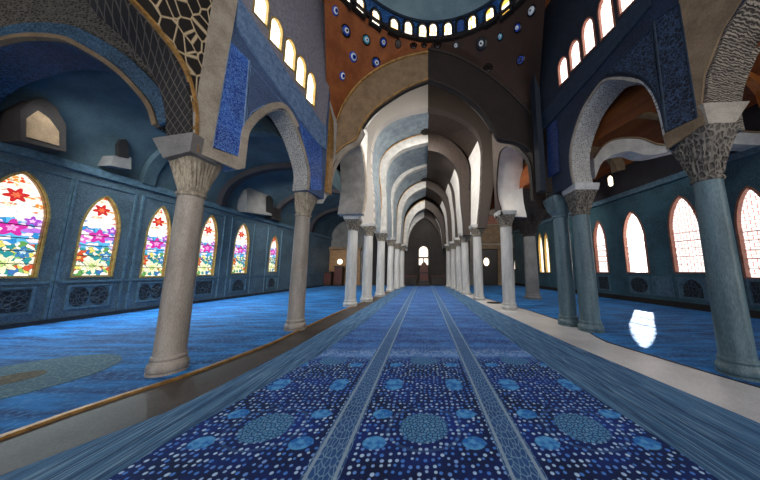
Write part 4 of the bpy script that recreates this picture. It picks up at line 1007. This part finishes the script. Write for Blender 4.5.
# small blind niches on the left vault, above the cornice
def niche(poly, d, mat, label, name='blind_niche', inset=None):
    P = px(AL, poly); t = thing(name, label, 'niche', AL.p(P[0][0], min(p[1] for p in P)), None)
    obj('surround', wslab(NB(), AL, P, [], d, -.05), mat, t)
    if inset: Q = px(AL, inset[0]); obj('recess', wslab(NB(), AL, Q, [], d + .02, d - .1), inset[1], t, 'panel inside')
niche([(-4, 142), (-4, 112), (8, 102), (20, 99), (34, 109), (44, 126), (44, 153)], .75, M['wallstone_dark'], 'brown pointed blind niche on the upper left wall', inset=([(2, 138), (2, 120), (14, 112), (26, 120), (36, 133), (36, 147)], M['tan']))
niche([(97, 166), (101, 156), (119, 158), (119, 170)], .5, M['wallstone'], 'pale block with a tiny black arched opening on the upper left wall', inset=([(105, 157), (105, 145), (108, 140), (113, 140), (116, 145), (116, 159)], M['black']))
niche([(237, 212), (237, 190), (250, 182), (263, 196), (263, 216)], .6, M['wallstone'], 'grey gabled niche above the left windows, seen through the tiled arch', inset=([(257, 212), (257, 197), (261, 195), (264, 199), (264, 214)], M['black']))
niche([(265, 219), (265, 207), (274, 209), (274, 221)], .5, M['wallstone_dark'], 'small dark square niche beside the grey gabled one', inset=([(267, 218), (267, 209), (272, 210), (272, 219)], M['black']))
# small lit window high in the right aisle, shaped as a hanging lamp
t = thing('lit_opening', 'tiny bright opening shaped as a hanging lamp, high in the dark of the right aisle', 'lit_opening', front_pt(611, 187, 11.2))
q0, q1 = front_pt(611, 186, 11.2), front_pt(611, 176, 11.2); h = q1.z - q0.z
obj('glass', lathe(NB(), [(.05, 0), (.1, .05), (.1, h * .8), (.04, h)], q0, 12), M['lit_gold'], t)
obj('chain', tube(NB(), [q1, q1 + Vector((0, 0, .9))], .012, 6), M['frameblack'], t)
bm = NB(); tube(bm, [q0 + Vector((.1 * math.cos(2 * PI * i / 12), .1 * math.sin(2 * PI * i / 12), .05)) for i in range(12)], .015, 6, True); obj('rim', bm, M['goldbright'], t)

# aisle column with the big dark capital in the right aisle
q = fl(533, 299); DY = q[1]
t = column('grey column deep in the right aisle under a big black carved capital', q, .34, 3.5, 5.0, (q[0], q[1], .92, .92), (M['wallstone'], M['capital_dark'], M['capital_dark']), 'right aisle column', True, .9)

# ------------------------------------------------------------------ end wall and what stands before it
struct('wall_back', box(NB(), -13, 13, BACK, BACK + .4, 0, 14), M['wallstone_dark'], 'dark end wall of the hall', 'wall', origin=(0, BACK, 0))
struct('ceiling', box(NB(), -13.2, 13.2, YA + .3, 25.1, 14, 14.3), M['vault_dark'], 'unseen dark roof added over the nave vaults', 'ceiling', origin=(0, 12, 14))  # unseen roof slabs, added to shut out leaking sky light
struct('ceiling', box(NB(), -13.2, -7.0, -1.6, YA + .5, 10, 10.3), M['vault_dark'], 'unseen dark roof added over the front of the left aisle', 'ceiling', origin=(-9, 3, 10))
struct('ceiling', box(NB(), 7.0, 13.2, -1.6, YA + .5, 10, 10.3), M['vault_dark'], 'unseen dark roof added over the front of the right aisle', 'ceiling', origin=(9, 3, 10))
struct('wall_upper', box(NB(), -13.2, 13.2, YA + .3, YA + .5, 10, 14.2), M['vault_dark'], 'dark upper wall added above the great arch, out of view', 'wall', origin=(0, YA, 10))
def bpt(u, v, d=0): q = front_pt(u, v, BACK - d); return q.x, q.z
def bface(name, poly, d0, d1, mat, parent, label=None):
    P = [bpt(u, v, d0) for u, v in poly]; return obj(name, slab(NB(), P, [], to3(BACK - d0), to3(BACK - d1)), mat, parent, label)
aw = struct('wall_back', slab(NB(), [bpt(305, 286.5, .3), bpt(368, 286.5, .3), bpt(368, 190, .3), bpt(305, 190, .3)], [], to3(BACK - .3), to3(BACK)), M['wallstone'], 'grey stone end wall of the left aisle', 'wall')
aw = struct('wall_back', slab(NB(), [bpt(470, 286.5, .3), bpt(575, 286.5, .3), bpt(575, 190, .3), bpt(470, 190, .3)], [], to3(BACK - .3), to3(BACK)), M['wallstone_light'], 'beige stone end wall of the right aisle', 'wall')
# wooden portal at the end of the left aisle
x0, z0 = bpt(323, 286, .6)
d1 = thing('door_1', 'warm wooden portal in a pale frame at the end of the left aisle', 'door', (bpt(336, 286)[0], BACK - .6, 0), kind='structure')
bface('frame', [(322, 286), (325.5, 286), (327, 249.5), (361, 249.5), (361, 247), (324, 247)], .75, .3, M['tan'], d1)
bface('panel', [(325.5, 286), (360, 286), (360, 249.5), (327, 249.5)], .5, .3, M['warmwood'], d1)
q = bpt(342.5, 262)
t = thing('round_lamp', 'bright round lamp hanging in the wooden portal at left', 'lamp', (q[0], BACK - .8, q[1]))
bm = lathe(NB(), [(.3, 0), (.3, .05), (.2, .07)], (0, 0, 0), 24); bmesh.ops.rotate(bm, verts=bm.verts, cent=(0, 0, 0), matrix=Matrix.Rotation(PI / 2, 3, 'X')); bmesh.ops.translate(bm, verts=bm.verts, vec=(q[0], BACK - .7, q[1])); obj('glass', bm, M['lit_far'], t)
bm = NB(); tube(bm, [(q[0] + .32 * math.cos(2 * PI * i / 24), BACK - .74, q[1] + .32 * math.sin(2 * PI * i / 24)) for i in range(24)], .04, 6, True); obj('rim', bm, M['darkwood'], t)
obj('bracket', box(NB(), q[0] - .03, q[0] + .03, BACK - .7, BACK - .49, q[1] - .03, q[1] + .03), M['darkwood'], t)
def bookcase(x, y, w, d, h, label, mat):
    t = thing('bookcase', label, 'bookcase', (x, y, 0), None)
    obj('carcass', box(NB(), x - w / 2, x + w / 2, y, y + d, 0.02, h), mat, t)
    obj('plinth', box(NB(), x - w / 2 - .04, x + w / 2 + .04, y - .04, y + d, 0.02, .16), mat, t)
    obj('cornice', box(NB(), x - w / 2 - .06, x + w / 2 + .06, y - .06, y + d, h, h + .1), mat, t)
    for s in (-1, 1): obj('door', box(NB(), x + s * w * .24 - w * .21, x + s * w * .24 + w * .21, y - .03, y, .22, h - .08), M['redwood'], t)
bookcase(bpt(332, 280)[0], BACK - 1.4, .9, .5, 1.35, 'low dark cabinet in front of the wooden portal', M['darkwood'])
bookcase(bpt(343, 280)[0], BACK - 1.5, .8, .5, 1.9, 'tall dark cabinet standing below the round lamp', M['darkwood'])
# dark doorway and beige panels at the end of the right aisle
d2 = thing('door_2', 'dark doorway with a small lit oval in a beige frame at the end of the right aisle', 'door', (bpt(488, 286)[0], BACK - .6, 0), kind='structure')
bface('frame', [(477, 286), (479.5, 286), (479.5, 249), (498, 249), (498, 286), (501, 286), (501, 245), (477, 245)], .75, .3, M['tan'], d2)
leaf = bface('leaf', [(479.5, 286), (498, 286), (498, 249), (479.5, 249)], .5, .3, M['darkwood'], d2)
ql = [(bpt(485, 262)[0] + .28 * math.cos(2 * PI * i / 24), bpt(485, 262)[1] + .42 * math.sin(2 * PI * i / 24)) for i in range(24)]
obj('oval_pane', slab(NB(), ql, [], to3(BACK - .58), to3(BACK - .45)), M['lit_gold'], leaf, 'small lit oval pane')
bface('lintel_panel', [(477, 243), (501, 243), (501, 225), (477, 225)], .45, .3, M['tan'], d2, 'beige panel over the door')
bface('frieze', [(477, 224), (501, 224), (501, 216), (477, 216)], .5, .3, M['frame_copper'], d2, 'red brown frieze')
bface('frieze', [(477, 215), (501, 215), (501, 211), (477, 211)], .55, .3, M['cream'], d2, 'cream moulding')
def bwindow(poly_outer, poly_inner_list, label, frame, d=.35):
    NW[0] += 1; xs = [u for u, v in poly_outer]; vs = [v for u, v in poly_outer]
    b = bpt(sum(xs) / len(xs), max(vs), d); t = thing('window_%d' % NW[0], label, 'window', (b[0], BACK - d, b[1]), None, 'structure')
    P = [bpt(u, v, d) for u, v in poly_outer]; H = [[bpt(u, v, d) for u, v in L] for L in poly_inner_list]
    obj('frame', slab(NB(), P, H, to3(BACK - d - .12), to3(BACK - d + .12)), frame, t)
    for h in H: obj('pane', slab(NB(), h, [], to3(BACK - d - .02), to3(BACK - d + .06)), M['lit_far'], t)
bwindow([(513, 270), (513, 248), (521.5, 248), (521.5, 270)], [[(514, 258), (514, 249), (520.5, 249), (520.5, 258)], [(514, 269), (514, 260), (520.5, 260), (520.5, 269)]], 'small square lit window at the end of the right aisle', M['darkwood'])
arc = lambda cx, w, y0, y1: [(cx - w, y0)] + [(cx - w * math.cos(PI * i / 10), y1 + w - w * math.sin(PI * i / 10)) for i in range(11)] + [(cx + w, y0)]
bwindow([(417.5, 266), (418, 250), (419.5, 247), (423.4, 245), (427.5, 247), (429, 250), (429.4, 266)], [arc(423.5, 4.4, 257, 246.5), [(419, 265), (419, 258.6), (423, 258.6), (423, 265)], [(424, 265), (424, 258.6), (428, 258.6), (428, 265)]], 'round headed lit window at the far end of the nave', M['darkwood'], .02)
# pulpit and railings below that window
xc = bpt(424, 284)[0]
t = thing('pulpit', 'dark reddish pulpit in the middle below the far round headed window', 'pulpit', (xc, 23.5, .02))
obj('body', box(NB(), xc - .42, xc + .42, 23.3, 23.9, .02, 1.3), M['redwood'], t)
obj('step', box(NB(), xc - .6, xc + .6, 22.95, 23.3, .02, .3), M['darkwood'], t); obj('step', box(NB(), xc - .5, xc + .5, 23.1, 23.3, .3, .58), M['darkwood'], t)
obj('back_panel', slab(NB(), [(xc - .4, 1.3), (xc + .4, 1.3), (xc + .4, 2.0), (xc + .2, 2.3), (xc, 2.5), (xc - .2, 2.3), (xc - .4, 2.0)], [], to3(23.75), to3(23.88)), M['redwood'], t)
obj('desk', slab(NB(), [(xc - .5, 1.3), (xc + .5, 1.3), (xc + .5, 1.42), (xc - .5, 1.42)], [], to3(23.2), to3(23.95)), M['darkwood'], t)
for s, lab in ((-1, 'dark wooden railing left of the pulpit at the far end'), (1, 'dark wooden railing right of the pulpit at the far end')):
    x0, x1 = sorted((xc + s * .75, xc + s * 2.45)); t = thing('railing', lab, 'railing', ((x0 + x1) / 2, 23.5, .02), 'railings at the far end')
    obj('panel', box(NB(), x0, x1, 23.5, 23.56, .1, .8), M['darkwood'], t); obj('handrail', box(NB(), x0 - .04, x1 + .04, 23.46, 23.6, .92, 1.02), M['redwood'], t)
    for i in range(6):
        xx = x0 + (x1 - x0) * i / 5; obj('post', lathe(NB(), [(.05, .0), (.05, .3), (.03, .36), (.05, .6), (.03, .85), (.05, .92)], (xx, 23.53, .02), 10), M['darkwood'], t)

# ------------------------------------------------------------------ light
NAVE, AISL, AISR, SPOTE = 280, 120, 40, 260  # strengths of the added fill lamps
def light(kind, name, loc, energy, color, rot=None, size=None, size_y=None, target=None):
    d = bpy.data.lights.new(name, kind); d.energy = energy; d.color = color
    o = bpy.data.objects.new(name, d); COL.objects.link(o); o.location = loc
    if target is not None: o.rotation_euler = (Vector(target) - Vector(loc)).to_track_quat('-Z', 'Y').to_euler()
    if kind == 'AREA': d.shape = 'RECTANGLE'; d.size = size; d.size_y = size_y or size
    return o
s = light('SUN', 'sun', (20, 20, 20), 22, (1, .95, .87)); s.rotation_euler = Vector((-.73, -.75, -.5)).to_track_quat('-Z', 'Y').to_euler(); s.data.angle = .01
def area(loc, target, sx, sy, e, col, spread=180):
    o = light('AREA', 'area_fill', loc, e, col, size=sx, size_y=sy, target=target); o.data.spread = math.radians(spread)  # added fill behind the arches, no lamp stands there
def spot(loc, target, e, col, ang=110):
    o = light('SPOT', 'window_light', loc, e, col, target=target); o.data.spot_size = math.radians(ang); o.data.spot_blend = .9; o.data.shadow_soft_size = 0  # added spot inside a stained window, brightens the aisle floor
wt, bl = (1, .95, .88), (.9, .96, 1)
area((.2, 8.05, 7.4), (.2, 13, 5.5), 3.2, .8, NAVE, wt)
for k in range(5):
    Y = ARCH[k][0]; q = front_pt(428, ARCH[k][2][0][1], Y); area((.15, Y + .55, q.z - .9), (.15, Y + 3.2, 2.5), 1.6, .5, NAVE * (.42, .28, .16, .07, .03)[k], wt)
area((-8.2, 5.5, 6.2), (-9, 12, 2.2), 4, .6, AISL, bl, 110); area((-7.4, 12.1, 6), (-7, 20, 2), 4, .6, AISL * 1.3, wt, 120)
area((7.6, 6.9, 6.6), (9, 13, 2.5), 3.4, .6, AISR, bl, 110); area((7.2, 12, 6.4), (7, 20, 2), 4, .6, AISR * 3.5, wt, 120)
for o in LW[:5]:
    y = (o[0][0] + o[-1][0]) / 2; p = AL.p(y, 3.4, .25); spot(p, (p.x + 2.2, p.y - .3, 0), SPOTE, (.7, .9, 1))
w = bpy.data.worlds.new('world'); SC.world = w; w.use_nodes = True; nt = w.node_tree; nt.nodes.clear()
ou = nt.nodes.new('ShaderNodeOutputWorld'); bg = nt.nodes.new('ShaderNodeBackground'); nt.links.new(bg.outputs[0], ou.inputs[0])
tc = nt.nodes.new('ShaderNodeTexCoord'); sp = nt.nodes.new('ShaderNodeSeparateXYZ'); nt.links.new(tc.outputs['Generated'], sp.inputs[0])
rp = nt.nodes.new('ShaderNodeValToRGB'); rp.color_ramp.elements[0].position = .3; rp.color_ramp.elements[0].color = (.40, .44, .52, 1); rp.color_ramp.elements[1].position = .85; rp.color_ramp.elements[1].color = (1.0, .95, .88, 1)
mp = nt.nodes.new('ShaderNodeMath'); mp.operation = 'MULTIPLY_ADD'; mp.inputs[1].default_value = .5; mp.inputs[2].default_value = .5
nt.links.new(sp.outputs[0], mp.inputs[0]); nt.links.new(mp.outputs[0], rp.inputs[0]); nt.links.new(rp.outputs[0], bg.inputs[0]); bg.inputs[1].default_value = 1.45
SC.view_settings.view_transform = 'Standard'; SC.view_settings.look = 'None'; SC.view_settings.gamma = 1; SC.view_settings.exposure = 0.6
SC.view_settings.use_curve_mapping = False
try:
    SC.cycles.max_bounces = 6; SC.cycles.diffuse_bounces = 3; SC.cycles.glossy_bounces = 2; SC.cycles.sample_clamp_indirect = 6
except Exception: pass
for o in bpy.data.objects:
    if '_p' in o: del o['_p']
